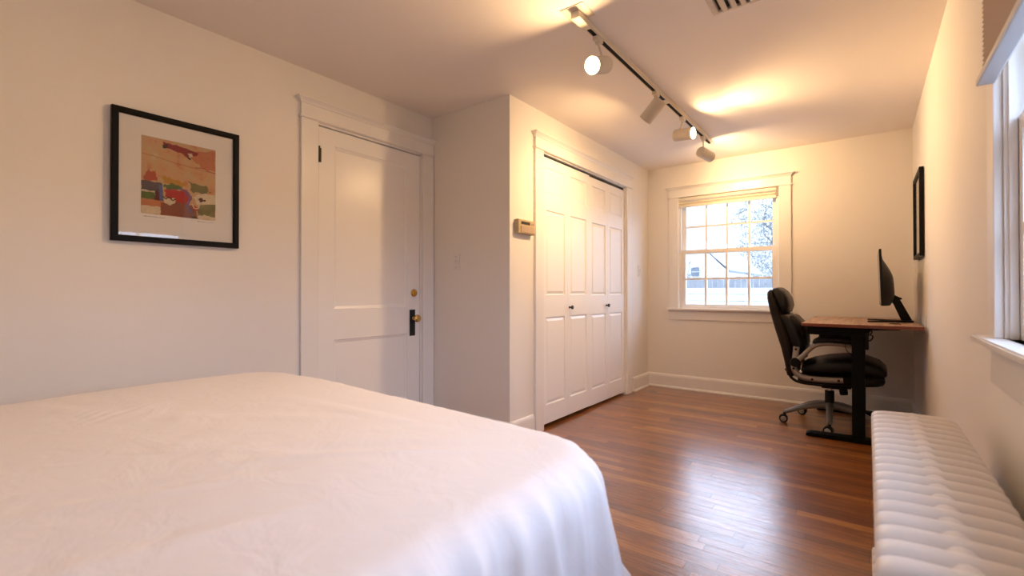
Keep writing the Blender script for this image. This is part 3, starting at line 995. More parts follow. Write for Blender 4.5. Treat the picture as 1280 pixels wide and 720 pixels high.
def comforter():
    bm = bmesh.new()
    x0, x1, y0, y1 = -2.08, -0.545, -1.10, 0.975       # where the flat top starts to roll over
    cx, cy = (x0 + x1) / 2, (y0 + y1) / 2
    R_ = 0.10
    cont = []
    N_ = 900

    def seg(n, f):
        for i in range(n): cont.append(f(i / n))
    lx, ly = (x1 - x0) - 2 * R_, (y1 - y0) - 2 * R_
    per = 2 * lx + 2 * ly + 2 * PI * R_
    nq = lambda L_: max(4, int(N_ * L_ / per))
    seg(nq(ly), lambda t_: (Vector((x1, y0 + R_ + ly * t_)), Vector((1, 0))))
    seg(nq(PI * R_ / 2) * 2, lambda t_: (Vector((x1 - R_ + R_ * math.cos(t_ * PI / 2), y1 - R_ + R_ * math.sin(t_ * PI / 2))), Vector((math.cos(t_ * PI / 2), math.sin(t_ * PI / 2)))))
    seg(nq(lx), lambda t_: (Vector((x1 - R_ - lx * t_, y1)), Vector((0, 1))))
    seg(nq(PI * R_ / 2), lambda t_: (Vector((x0 + R_ - R_ * math.sin(t_ * PI / 2), y1 - R_ + R_ * math.cos(t_ * PI / 2))), Vector((-math.sin(t_ * PI / 2), math.cos(t_ * PI / 2)))))
    seg(nq(ly), lambda t_: (Vector((x0, y1 - R_ - ly * t_)), Vector((-1, 0))))
    seg(nq(PI * R_ / 2), lambda t_: (Vector((x0 + R_ - R_ * math.cos(t_ * PI / 2), y0 + R_ - R_ * math.sin(t_ * PI / 2))), Vector((-math.cos(t_ * PI / 2), -math.sin(t_ * PI / 2)))))
    seg(nq(lx), lambda t_: (Vector((x0 + R_ + lx * t_, y0)), Vector((0, -1))))
    seg(nq(PI * R_ / 2), lambda t_: (Vector((x1 - R_ + R_ * math.sin(t_ * PI / 2), y0 + R_ - R_ * math.cos(t_ * PI / 2))), Vector((math.sin(t_ * PI / 2), -math.cos(t_ * PI / 2)))))
    n = len(cont)
    arc = [0.0]
    for i in range(1, n): arc.append(arc[-1] + (cont[i][0] - cont[i - 1][0]).length + 0.10 * abs(math.acos(max(-1, min(1, cont[i][1].dot(cont[i - 1][1]))))))

    def ztop(x, y):
        z = 0.678
        z += 0.010 * math.exp(-((x + 1.75) ** 2 / 0.16 + (y - 0.80) ** 2 / 0.30))
        z -= 0.010 * max(0, (x + 0.8) / 0.25)
        z += 0.012 * noise.noise(Vector((x * 1.6, y * 1.9, 3.1)))
        # soft diagonal creases
        for (px, py, ang, ln, amp) in ((-1.15, 0.45, 0.35, .30, .006), (-1.35, 0.62, 0.5, .22, .005), (-1.55, 0.50, 0.15, .25, .006), (-1.0, 0.25, 1.1, .25, .005), (-0.85, 0.62, 0.8, .2, .006), (-1.75, .35, .4, .2, .004), (-1.2, .8, .1, .25, .005), (-0.80, 0.15, 1.3, .25, .006)):
            dx, dy = x - px, y - py
            a = dx * math.cos(ang) + dy * math.sin(ang)
            b = -dx * math.sin(ang) + dy * math.cos(ang)
            z += amp * math.exp(-(a / ln) ** 2) * (math.exp(-(b / 0.018) ** 2) - 0.6 * math.exp(-((b - 0.035) / 0.03) ** 2))
        return z

    def fold(s_, drop):
        a = min(1.0, (max(0.0, drop) + 0.006) / 0.22) ** 0.65
        w = s_ + 0.03 * math.sin(s_ * 5.1) + 0.05 * drop * math.sin(s_ * 9 + 1)
        f1 = math.sin(w * 34.0 + 1.0 + 0.8 * math.sin(w * 7.0))
        f2 = math.sin(w * 57.0 + 2.2 + 1.1 * math.sin(w * 5.0 + 1))
        f3 = noise.noise(Vector((w * 6.0, drop * 2.5, 1.7)))
        f4 = noise.noise(Vector((w * 22.0, drop * 5.0, 5.2)))
        sh = lambda q: 1 - 2 * abs(q) ** 0.75          # rounded valleys, crisp ridges
        v_ = 0.42 * sh(f1) * (0.6 + 0.8 * abs(f3)) + 0.30 * sh(f2) * (0.4 + 1.2 * max(0, f3)) + 0.35 * f4 + 0.8 * f3
        return a * 0.040 * v_
    rings = []
    inner = [0.12, 0.24, 0.36, 0.46, 0.55, 0.63, 0.70, 0.76, 0.81, 0.85, 0.885, 0.915, 0.94, 0.96, 0.98, 1.0]
    inner = sorted(set(inner + [0.18, 0.30, 0.41, 0.505, 0.59, 0.665, 0.73, 0.785, 0.83, 0.868, 0.9]))
    for t_ in inner:
        ring = []
        for p, nn in cont:
            x, y = cx + (p.x - cx) * t_, cy + (p.y - cy) * t_
            ring.append(bm.verts.new((x, y, ztop(x, y))))
        rings.append(ring)
    r = 0.090
    for k in range(1, 10):
        th_ = k / 9 * PI / 2 * 0.93
        ring = []
        for i, (p, nn) in enumerate(cont):
            drop = r * (1 - math.cos(th_))
            o_ = r * 1.05 * math.sin(th_)
            f_ = fold(arc[i], drop * 0.9)
            q = p + nn * (o_ + f_)
            ring.append(bm.verts.new((q.x, q.y, ztop(p.x, p.y) - drop)))
        rings.append(ring)
    for k in range(1, 19):
        dl = k / 18 * 0.44
        ring = []
        for i, (p, nn) in enumerate(cont):
            drop = r * (1 - math.cos(PI / 2 * 0.93)) + dl
            corner = abs(nn.x * nn.y) * 2
            o_ = r * 1.05 * math.sin(PI / 2 * 0.93) + dl * (0.15 + 0.10 * corner)
            f_ = fold(arc[i], drop)
            q = p + nn * (o_ + f_ * (1 + 0.8 * dl))
            ring.append(bm.verts.new((q.x, q.y, ztop(p.x, p.y) - drop + 0.01 * math.sin(arc[i] * 6) * dl)))
        rings.append(ring)
    c = bm.verts.new((cx, cy, ztop(cx, cy)))
    for i in range(n):
        bm.faces.new((c, rings[0][i], rings[0][(i + 1) % n]))
    for a, b in zip(rings[:-1], rings[1:]):
        for i in range(n):
            bm.faces.new((a[i], b[i], b[(i + 1) % n], a[(i + 1) % n]))
    o = obj('comforter', bm, M['comforter'], smooth=True, loc=(cx, cy, 0.1), label='plain white comforter draped over the bed, hanging in soft folds', cat='bedding')
    md = o.modifiers.new('thick', 'SOLIDIFY')
    md.thickness = 0.006
    md.offset = -1
    return o


comforter()

# ================================================================ radiator
RX0, RX1, RZ = 0.008, 0.228, 0.622
rad = empty('radiator', ((RX0 + RX1) / 2, 1.49, 0), label='white cast iron column radiator along the right wall beneath the window', cat='radiator')
pitch = 0.0615
nsec = 19
ystart = 2.062
xm = (RX0 + RX1) / 2
for k in range(nsec):
    yc = ystart - (k + 0.5) * pitch
    bm = bmesh.new()
    # top and bottom headers: rounded bars
    for zc, hh in ((RZ - 0.036, 0.036), (0.125, 0.030)):
        n1, n2 = 14, 12
        ring_pts = []
        hx = (RX1 - RX0) / 2
        for a in range(n1 + 1):
            s_ = a / n1 * 2 - 1                  # -1..1 along x
            xx = math.copysign(1 - (1 - abs(s_)) ** 2.2, s_)
            env = max(0.0, 1 - abs(xx) ** 7) ** (1 / 2.6)
            env = 0.30 + 0.70 * env if abs(s_) < 1 else 0.12
            crown = 1.0 - 0.07 * xx * xx
            ring = []
            for b in range(n2):
                ph = 2 * PI * b / n2
                cy_, sy_ = math.cos(ph), math.sin(ph)
                yy = math.copysign(abs(cy_) ** 0.85, cy_) * 0.0298 * (0.82 + 0.18 * env)
                zz_ = math.copysign(abs(sy_) ** 0.85, sy_) * hh * env * crown
                ring.append(bm.verts.new((xm + xx * hx, yc + yy, zc + zz_)))
            ring_pts.append(ring)
        for A_, B_ in zip(ring_pts[:-1], ring_pts[1:]):
            for b in range(n2):
                bm.faces.new((A_[b], A_[(b + 1) % n2], B_[(b + 1) % n2], B_[b]))
        bm.faces.new(ring_pts[0])
        bm.faces.new(ring_pts[-1])
    for q in range(4):
        xx = RX0 + 0.030 + q * (RX1 - RX0 - 0.060) / 3
        tube(bm, [(xx, yc, z_) for z_ in (0.13, 0.20, 0.36, 0.50, RZ - 0.045)], [0.024, 0.019, 0.0185, 0.019, 0.024], 12)
    # hub between sections
    for zc in (RZ - 0.031, 0.125):
        tube(bm, [(xm, yc - pitch / 2 + 0.0003, zc), (xm, yc + pitch / 2 - 0.0003, zc)], 0.027 if zc > 0.3 else 0.024, 16)
    if k in (0, nsec - 1):
        for xx in (RX0 + 0.030, RX1 - 0.030):
            tube(bm, [(xx, yc, 0.11), (xx, yc, 0.04), (xx, yc, 0.012), (xx, yc, 0.0)], [0.020, 0.016, 0.022, 0.024], 12)
    obj('section', bm, M['radiator'], rad, smooth=True, angle=55)
for zc in (RZ - 0.045, 0.125):
    obj('end_plug', lathe(bmesh.new(), [(0.0, -0.004), (0.022, -0.004), (0.022, 0.008), (0.012, 0.010), (0.012, 0.020), (0, 0.021)], aim((xm - 0.06 * 0, ystart - nsec * pitch, zc), (0, -1, 0)), 8), M['radiator'], rad)
t = empty('wall_fitting', (XR, 2.13, 0.45), label='small white fitting on the right wall just past the radiator end', cat='wall fitting')
obj('fitting_body', FR.box(2.095, 2.160, 0.452, 0.468, 0.0, 0.022, 0.003), M['plastic_white'], t)

# ================================================================ desk
DXa, DXb, DY0, DY1, DZT = -0.372, 0.283, 3.865, 4.985, 0.803
desk = empty('desk', ((DXa + DXb) / 2, (DY0 + DY1) / 2, 0), label='black steel standing desk with a rustic brown top against the right wall', cat='desk')
ymid = 4.30
for a, b in ((DY0, ymid - 0.0006), (ymid + 0.0006, DY1)):
    bm = B((DXa, a, DZT - 0.022), (DXb, b, DZT), 0.003)
    bm.normal_update()
    for f_ in bm.faces:
        if abs(f_.normal.z) < 0.5: f_.material_index = 1
    obj('desk_top', bm, [M['desk_top'], M['desk_edge']], desk)
obj('cable_grommet', lathe(bmesh.new(), [(0, 0), (0.032, 0), (0.032, 0.002), (0.027, 0.003), (0, 0.0025)], Matrix.Translation((0.150, 4.11, DZT)), 24), M['desk_black'], desk, smooth=True, angle=30, label='black round cable grommet')
for yl in (3.955, 4.86):
    leg = obj('leg', B((-0.087, yl - 0.030, 0.03), (-0.015, yl + 0.030, 0.722), 0.003), M['desk_black'], desk)
    obj('foot', extrude_poly(bmesh.new(), [(-0.352, yl - 0.04, 0.004), (-0.352, yl - 0.04, 0.020), (-0.33, yl - 0.04, 0.028), (-0.10, yl - 0.04, 0.034), (0.0, yl - 0.04, 0.034), (0.215, yl - 0.04, 0.028), (0.235, yl - 0.04, 0.020), (0.235, yl - 0.04, 0.004)], (0, 0.08, 0)), M['desk_black'], desk)
    for xx in (-0.33, 0.21):
        obj('glide', lathe(bmesh.new(), [(0, 0), (0.014, 0), (0.014, 0.005), (0, 0.005)], Matrix.Translation((xx, yl, 0)), 14), M['plastic_black'], desk)
    obj('side_bracket', extrude_poly(bmesh.new(), [(-0.340, yl - 0.025, DZT - 0.0225), (-0.340, yl - 0.025, 0.722), (-0.05, yl - 0.025, 0.715), (0.0, yl - 0.025, 0.735), (0.02, yl - 0.025, 0.765), (0.165, yl - 0.025, 0.772), (0.180, yl - 0.025, DZT - 0.0225)], (0, 0.05, 0)), M['desk_black'], desk)
obj('crossbar', B((-0.10, 3.98, 0.722), (-0.06, 4.84, 0.762), 0.002), M['desk_black'], desk)
obj('crossbar', B((-0.03, 3.98, 0.722), (0.01, 4.84, 0.762), 0.002), M['desk_black'], desk)
obj('motor_box', B((-0.0145, 3.915, 0.635), (0.006, 3.985, 0.745), 0.004), M['plastic_black'], desk)
bm = tube(bmesh.new(), smooth_path([(-0.125, 3.99, 0.725), (-0.125, 3.985, 0.66), (-0.115, 3.985, 0.615), (-0.085, 3.985, 0.590), (-0.05, 3.99, 0.60), (-0.03, 4.0, 0.72)], 6), 0.0025, 6)
obj('cable', bm, M['plastic_black'], desk, smooth=True)
bm = tube(bmesh.new(), smooth_path([(0.010, 3.96, 0.775), (0.024, 3.955, 0.755), (0.016, 3.95, 0.735), (0.028, 3.95, 0.725), (0.020, 3.96, 0.70), (0.004, 3.96, 0.69)], 6), 0.004, 6)
obj('cable', bm, M['plastic_black'], desk, smooth=True)

# ================================================================ monitor
my0, my1 = 4.10, 4.72
mym = (my0 + my1) / 2
mon = empty('monitor', (0.16, mym, DZT), label='black computer monitor standing edge-on on the desk', cat='monitor')


def mx(z):                     # front plane leans a little
    return 0.082 - (z - 0.925) * 0.028


bm = bmesh.new()
zb_, zt_ = 0.925, 1.318
ny, nz_ = 18, 12
Vf, Vb = [], []
for i in range(ny + 1):
    s_ = i / ny
    y = my0 + (my1 - my0) * s_
    rf, rb_ = [], []
    for j in range(nz_ + 1):
        q = j / nz_
        z = zb_ + (zt_ - zb_) * q
        ey = 1 - abs(2 * s_ - 1) ** 2.6
        ez = min(1, (math.sin(PI * min(1, max(0, q * 1.05 + 0.10)) ** 0.9)) * 1.15)
        th_ = 0.013 + 0.062 * max(0, ey) * max(0, ez) ** 0.8 + 0.012 * (1 - q) * max(0, ey)
        rf.append(bm.verts.new((mx(z) - 0.006, y, z)))
        rb_.append(bm.verts.new((mx(z) - 0.006 + th_, y, z)))
    Vf.append(rf)
    Vb.append(rb_)
for i in range(ny):
    for j in range(nz_):
        bm.faces.new((Vf[i][j], Vf[i + 1][j], Vf[i + 1][j + 1], Vf[i][j + 1]))
        bm.faces.new((Vb[i][j], Vb[i][j + 1], Vb[i + 1][j + 1], Vb[i + 1][j]))
for i in range(ny):
    bm.faces.new((Vf[i][0], Vb[i][0], Vb[i + 1][0], Vf[i + 1][0]))
    bm.faces.new((Vf[i][nz_], Vf[i + 1][nz_], Vb[i + 1][nz_], Vb[i][nz_]))
for j in range(nz_):
    bm.faces.new((Vf[0][j], Vf[0][j + 1], Vb[0][j + 1], Vb[0][j]))
    bm.faces.new((Vf[ny][j], Vb[ny][j], Vb[ny][j + 1], Vf[ny][j + 1]))
obj('housing', bm, M['monitor_back'], mon, smooth=True, angle=45)
bm = bmesh.new()
vs_ = [(mx(z) - 0.0065 - dz, y, z) for dz in (0,) for (y, z) in ((my0 + 0.008, zb_ + 0.012), (my1 - 0.008, zb_ + 0.012), (my1 - 0.008, zt_ - 0.008), (my0 + 0.008, zt_ - 0.008))]
extrude_poly(bm, vs_, (-0.0008, 0, 0))
obj('screen', bm, M['screen'], mon, label='dark switched-off screen')
bm = bmesh.new()
for z0_, z1_ in ((1.090, 1.098), (1.102, 1.112), (1.116, 1.124)):
    box(bm, (0.130, 4.270, z0_), (0.1455, 4.292, z1_))
obj('logo', bm, M['logo'], mon, label='small pale maker mark on the back')
bm = bmesh.new()
extrude_poly(bm, [(0.128, mym - 0.03, 1.000), (0.150, mym - 0.03, 1.005), (0.168, mym - 0.03, 0.992), (0.180, mym - 0.03, 0.985), (0.200, mym - 0.03, 0.975), (0.196, mym - 0.03, 0.965), (0.188, mym - 0.03, 0.965), (0.252, mym - 0.03, 0.822), (0.255, mym - 0.03, DZT + 0.003), (0.195, mym - 0.03, DZT + 0.003), (0.196, mym - 0.03, 0.812), (0.150, mym - 0.03, 0.935), (0.128, mym - 0.03, 0.962)], (0, 0.06, 0))
obj('stand_neck', bm, M['plastic_black'], mon)
bm = bmesh.new()
for s_ in (-1, 1):
    pts = [Vector((0.230, mym + s_ * 0.01, DZT + 0.007)), Vector((0.12, mym + s_ * 0.085, DZT + 0.007)), Vector((0.0, mym + s_ * 0.17, DZT + 0.006))]
    ribbon(bm, smooth_path(pts, 4), [0.05 - 0.0018 * k for k in range(9)], [0.013 - 0.0006 * k for k in range(9)], 0.003)
box(bm, (0.19, mym - 0.05, DZT + 0.0005), (0.262, mym + 0.05, DZT + 0.013), 0.003)
obj('stand_base', bm, M['plastic_black'], mon)

# wall outlet behind the desk
t = empty('wall_outlet', (XR, 4.02, 0.80), label='white outlet plate on the right wall just above the desk corner', cat='outlet')
obj('wall_plate', FR.box(3.985, 4.060, 0.755, 0.870, 0, 0.006, 0.002), M['plastic_white'], t)
for z in (0.785, 0.830):
    obj('socket', FR.box(4.006, 4.040, z - 0.012, z + 0.012, 0.005, 0.008, 0.002), M['plastic_white'], t)

# ================================================================ office chair
CX, CY = -0.235, 4.345
ch = empty('office_chair', (CX, CY, 0), label='black leather office chair with silver loop arms facing the desk', cat='chair')
# --- star base
for k in range(5):
    a = math.radians(273 + 72 * k)
    dv = Vector((math.cos(a), math.sin(a), 0))
    pv = Vector((-dv.y, dv.x, 0))
    o_ = Vector((CX, CY, 0))
    prof = [(0.025, 0.150, 0.030, 0.028), (0.06, 0.150, 0.026, 0.026), (0.14, 0.138, 0.022, 0.022), (0.22, 0.115, 0.020, 0.019), (0.285, 0.088, 0.019, 0.016), (0.312, 0.080, 0.016, 0.013)]
    bm = bmesh.new()
    rings = []
    for (r_, z_, hw, ht) in prof:
        ring = []
        for m_ in range(12):
            ph = 2 * PI * m_ / 12
            cc_, ss_ = math.cos(ph), math.sin(ph)
            ring.append(bm.verts.new(o_ + dv * r_ + pv * hw * math.copysign(abs(cc_) ** 0.7, cc_) + Vector((0, 0, z_ + ht * math.copysign(abs(ss_) ** 0.7, ss_)))))
        rings.append(ring)
    for A_, B_ in zip(rings[:-1], rings[1:]):
        for m_ in range(12):
            bm.faces.new((A_[m_], A_[(m_ + 1) % 12], B_[(m_ + 1) % 12], B_[m_]))
    bm.faces.new(rings[0])
    bm.faces.new(rings[-1])
    obj('base_arm', bm, M['base_grey'], ch, smooth=True, angle=50)
    # caster: hood, stem and two wheels
    c0 = o_ + dv * 0.308
    cd = Vector((math.cos(a + 0.9 + k), math.sin(a + 0.9 + k), 0))
    if k in (0, 4): cd = Vector((1, 0.1 if k == 4 else -0.15, 0)).normalized()
    ax = Vector((-cd.y, cd.x, 0))
    cc_ = c0 - cd * 0.008 + Vector((0, 0, 0.030))
    bm = tube(bmesh.new(), [c0 + Vector((0, 0, 0.050)), c0 + Vector((0, 0, 0.078))], 0.010, 12)
    lathe(bm, [(0, -0.009), (0.024, -0.009), (0.031, -0.007), (0.031, 0.007), (0.024, 0.009), (0, 0.009)], aim(cc_ + Vector((0, 0, 0.003)), ax), 24)
    cst = obj('caster', bm, M['plastic_black'], ch, smooth=True, angle=40)
    for s_ in (-1, 1):
        wm_ = aim(cc_ + ax * s_ * 0.0095, ax * s_)
        obj('wheel', lathe(bmesh.new(), [(0, 0), (0.029, 0), (0.030, 0.003), (0.030, 0.013), (0.028, 0.016), (0.023, 0.017), (0.021, 0.0165)], wm_, 28), M['plastic_black'], cst, smooth=True, angle=40)
        obj('wheel_cap', lathe(bmesh.new(), [(0.021, 0.0165), (0.020, 0.019), (0.012, 0.021), (0, 0.0215)], wm_, 24), M['wheel_face'], cst, smooth=True, label='grey wheel cap')
tr = Matrix.Translation((CX, CY, 0))
obj('base_hub', lathe(bmesh.new(), [(0, 0.105), (0.030, 0.105), (0.034, 0.12), (0.036, 0.165), (0.033, 0.182), (0.0, 0.182)], tr, 28), M['plastic_black'], ch, smooth=True, angle=40)
obj('column_cover', lathe(bmesh.new(), [(0, 0.150), (0.031, 0.150), (0.031, 0.262), (0.028, 0.266), (0, 0.266)], tr, 28), M['plastic_black'], ch, smooth=True, angle=40)
obj('gas_cylinder', lathe(bmesh.new(), [(0, 0.262), (0.015, 0.262), (0.015, 0.312), (0, 0.312)], tr, 20), M['chrome'], ch, smooth=True, angle=40, label='chrome gas lift')
bm = B((CX - 0.10, CY - 0.085, 0.300), (CX + 0.14, CY + 0.085, 0.335), 0.012)
box(bm, (CX - 0.05, CY - 0.05, 0.285), (CX + 0.09, CY + 0.05, 0.305), 0.008)
obj('tilt_mechanism', bm, M['plastic_black'], ch)
obj('tension_knob', lathe(bmesh.new(), [(0, 0), (0.024, 0), (0.027, 0.006), (0.027, 0.046), (0.024, 0.052), (0, 0.052)], aim((CX + 0.085, CY - 0.02, 0.298), (0.12, 0, -1)), 20), M['plastic_black'], ch, smooth=True, angle=40)
bm = tube(bmesh.new(), smooth_path([(CX + 0.03, CY + 0.05, 0.31), (CX + 0.03, CY + 0.16, 0.312), (CX + 0.035, CY + 0.27, 0.300)], 4), 0.005, 8)
tube(bm, [(CX + 0.033, CY + 0.255, 0.301), (CX + 0.037, CY + 0.33, 0.296)], 0.010, 10)
obj('height_lever', bm, M['plastic_black'], ch, smooth=True, angle=40)


def cushion(bm, rows, n=28, power=0.42):
    """rows: (centre x, centre z, half thickness, half width, tangent angle) cross-sections swept along; section lies in plane spanned by Y and normal"""
    rings = []
    for (x, z, ht, hw, ang) in rows:
        nrm = Vector((-math.sin(ang), 0, math.cos(ang)))
        ring = []
        for m_ in range(n):
            ph = 2 * PI * m_ / n
            c_, s_ = math.cos(ph), math.sin(ph)
            ring.append(bm.verts.new(Vector((x, CY, z)) + Vector((0, 1, 0)) * hw * math.copysign(abs(c_) ** power, c_) + nrm * ht * math.copysign(abs(s_) ** (power + 0.25), s_)))
        rings.append(ring)
    for A_, B_ in zip(rings[:-1], rings[1:]):
        for m_ in range(n):
            bm.faces.new((A_[m_], A_[(m_ + 1) % n], B_[(m_ + 1) % n], B_[m_]))
    bm.faces.new(rings[0])
    bm.faces.new(rings[-1])
    return bm


# seat: lower pan cushion and plump top cushion
obj('seat_pan', cushion(bmesh.new(), [(-0.425, 0.355, 0.012, 0.20, 0), (-0.415, 0.358, 0.028, 0.225, 0), (-0.36, 0.362, 0.036, 0.240, 0), (-0.2, 0.372, 0.042, 0.250, 0), (-0.02, 0.385, 0.044, 0.250, 0), (0.05, 0.392, 0.042, 0.240, 0), (0.085, 0.394, 0.034, 0.215, 0), (0.096, 0.395, 0.014, 0.19, 0)]), M['leather_side'], ch, smooth=True)
obj('seat_cushion', cushion(bmesh.new(), [(-0.405, 0.430, 0.010, 0.19, 0.1), (-0.392, 0.440, 0.036, 0.220, 0.1), (-0.34, 0.452, 0.050, 0.240, 0.1), (-0.24, 0.470, 0.060, 0.250, 0.08), (-0.12, 0.484, 0.064, 0.252, 0.02), (-0.01, 0.480, 0.062, 0.252, -0.08), (0.055, 0.464, 0.052, 0.240, -0.35), (0.090, 0.444, 0.036, 0.220, -0.55), (0.102, 0.432, 0.012, 0.19, -0.7)]), M['leather'], ch, smooth=True)
# backrest shell
A90 = math.radians(90)
shell = [(-0.470, 0.372, 0.014, 0.19, 1.70), (-0.470, 0.385, 0.034, 0.205, 1.70), (-0.474, 0.48, 0.044, 0.225, 1.74), (-0.496, 0.60, 0.046, 0.238, 1.78), (-0.538, 0.74, 0.044, 0.242, 1.78), (-0.575, 0.87, 0.040, 0.235, 1.74), (-0.602, 0.97, 0.034, 0.215, 1.72), (-0.614, 1.020, 0.024, 0.185, 1.72), (-0.615, 1.038, 0.008, 0.15, 1.7)]
obj('backrest_shell', cushion(bmesh.new(), shell), M['leather_side'], ch, smooth=True)
obj('backrest_cushion', cushion(bmesh.new(), [(-0.430, 0.470, 0.012, 0.17, 1.75), (-0.432, 0.485, 0.034, 0.195, 1.78), (-0.422, 0.56, 0.056, 0.205, 1.80), (-0.436, 0.64, 0.064, 0.215, 1.84), (-0.464, 0.72, 0.064, 0.218, 1.86), (-0.496, 0.79, 0.054, 0.215, 1.86), (-0.530, 0.835, 0.036, 0.215, 1.85), (-0.536, 0.850, 0.012, 0.19, 1.85)]), M['leather'], ch, smooth=True)
obj('lumbar_cushion', cushion(bmesh.new(), [(-0.388, 0.600, 0.010, 0.14, 1.80), (-0.392, 0.615, 0.028, 0.16, 1.86), (-0.408, 0.70, 0.040, 0.175, 1.92), (-0.438, 0.775, 0.038, 0.175, 1.98), (-0.464, 0.825, 0.024, 0.165, 1.98), (-0.472, 0.84, 0.008, 0.14, 1.98)]), M['leather'], ch, smooth=True)
obj('headrest', cushion(bmesh.new(), [(-0.525, 0.850, 0.010, 0.16, 1.60), (-0.524, 0.862, 0.034, 0.185, 1.60), (-0.524, 0.91, 0.048, 0.20, 1.66), (-0.536, 0.965, 0.050, 0.20, 1.76), (-0.556, 1.010, 0.044, 0.19, 1.95), (-0.580, 1.040, 0.032, 0.175, 2.15), (-0.592, 1.050, 0.010, 0.15, 2.2)]), M['leather'], ch, smooth=True)
for yy in (CY - 0.10, CY + 0.10):
    bm = ribbon(bmesh.new(), smooth_path([(-0.515, yy, 0.42), (-0.47, yy, 0.345), (-0.40, yy, 0.318), (-0.28, yy, 0.316)], 5), 0.05, 0.012, 0.003)
    obj('back_bracket', bm, M['plastic_black'], ch)
for s_ in (-1, 1):
    ya = CY + s_ * 0.265
    yo = s_ * 0.001
    # upper arm of the loop: from pivot up and forward, then curling down at the front
    up = smooth_path([(-0.425, ya, 0.500), (-0.385, ya, 0.545), (-0.345, ya, 0.594), (-0.300, ya, 0.632), (-0.235, ya, 0.646), (-0.15, ya, 0.645), (-0.08, ya, 0.632), (-0.03, ya, 0.615)], 5)
    obj('armrest_frame', ribbon(bmesh.new(), up, 0.046, [0.036 - 0.012 * (k / (len(up) - 1)) for k in range(len(up))], 0.010), M['silver'], ch, smooth=True, angle=60)
    low = smooth_path([(-0.436, ya, 0.500), (-0.440, ya, 0.452), (-0.420, ya, 0.410), (-0.375, ya, 0.388), (-0.31, ya, 0.382), (-0.22, ya, 0.384), (-0.14, ya, 0.392)], 5)
    obj('armrest_bracket', ribbon(bmesh.new(), low, 0.044, [0.040] * len(low), 0.012), M['silver'], ch, smooth=True, angle=60)
    obj('bracket_tab', ribbon(bmesh.new(), smooth_path([(-0.436, ya - s_ * 0.004, 0.50), (-0.430, ya - s_ * 0.006, 0.56), (-0.425, ya - s_ * 0.008, 0.610)], 4), 0.020, 0.042, 0.008), M['silver'], ch, smooth=True, angle=60)
    obj('pivot_disc', lathe(bmesh.new(), [(0, 0), (0.031, 0), (0.034, 0.005), (0.034, 0.050), (0.030, 0.056), (0, 0.058)], aim((-0.432, ya - s_ * 0.026, 0.495), (0, s_, 0)), 28), M['plastic_black'], ch, smooth=True, angle=40, label='round black pivot disc')
    for (bx, bz) in ((-0.428, 0.592), (-0.441, 0.450), (-0.325, 0.382), (-0.165, 0.389)):
        obj('bolt', lathe(bmesh.new(), [(0, 0), (0.0085, 0), (0.0085, 0.003), (0.006, 0.004), (0, 0.004)], aim((bx, ya + s_ * (0.0215 if bz < 0.55 else 0.003), bz), (0, s_, 0)), 14), M['plastic_black'], ch)
    obj('bracket_end', ribbon(bmesh.new(), smooth_path([(-0.139, ya, 0.392), (-0.11, ya - s_ * 0.01, 0.396), (-0.07, ya - s_ * 0.03, 0.394)], 4), 0.040, 0.034, 0.008), M['plastic_black'], ch, smooth=True, angle=60)
    # pad
    bm = bmesh.new()
    rings = []
    for (x, z, ht, hw) in ((-0.322, 0.652, 0.006, 0.022), (-0.315, 0.660, 0.016, 0.034), (-0.28, 0.674, 0.022, 0.042), (-0.22, 0.680, 0.023, 0.045), (-0.12, 0.678, 0.023, 0.045), (-0.05, 0.666, 0.021, 0.043), (-0.02, 0.656, 0.014, 0.034), (-0.012, 0.650, 0.006, 0.022)):
        ring = []
        for m_ in range(16):
            ph = 2 * PI * m_ / 16
            c_, q_ = math.cos(ph), math.sin(ph)
            ring.append(bm.verts.new((x, ya + hw * math.copysign(abs(c_) ** 0.6, c_), z + ht * math.copysign(abs(q_) ** 0.8, q_))))
        rings.append(ring)
    for A_, B_ in zip(rings[:-1], rings[1:]):
        for m_ in range(16):
            bm.faces.new((A_[m_], A_[(m_ + 1) % 16], B_[(m_ + 1) % 16], B_[m_]))
    bm.faces.new(rings[0])
    bm.faces.new(rings[-1])
    obj('armrest_pad', bm, M['leather'], ch, smooth=True)

# ================================================================ outside the back window
obj('ground', B((-40, 5.4, -0.75), (30, 60, -0.55)), M['yard'], **S)
# neighbouring white house, gable end toward us
hx0, hx1, hy = -9.6, -5.15, 22.0
hs = empty('house', ((hx0 + hx1) / 2, hy + 4, -0.55), label='pale white gabled house beyond the fence, left in the back window', cat='house')
cxh = -7.2
bm = extrude_poly(bmesh.new(), [(-9.6, hy, -0.55), (-4.9, hy, -0.55), (-4.9, hy, 1.95), (-6.35, hy, 3.45), (-9.6, hy, 1.9)], (0, 8, 0))
obj('wall', bm, M['house'], hs)
bm = extrude_poly(bmesh.new(), [(-4.75, hy - 0.03, 1.92), (-6.35, hy - 0.03, 3.46), (-9.8, hy - 0.03, 1.82), (-9.8, hy - 0.03, 1.90), (-6.35, hy - 0.03, 3.56), (-4.70, hy - 0.03, 1.98)], (0, 8.1, 0))
obj('roof', bm, M['roof'], hs)
f = obj('window_frame', B((-6.42, hy - 0.06, 1.66), (-5.98, hy + 0.02, 2.16), 0.01), M['house'], hs)
for z0_, z1_ in ((1.70, 1.90), (1.93, 2.12)):
    obj('pane', B((-6.38, hy - 0.08, z0_), (-6.02, hy - 0.05, z1_)), M['house_glass'], f)
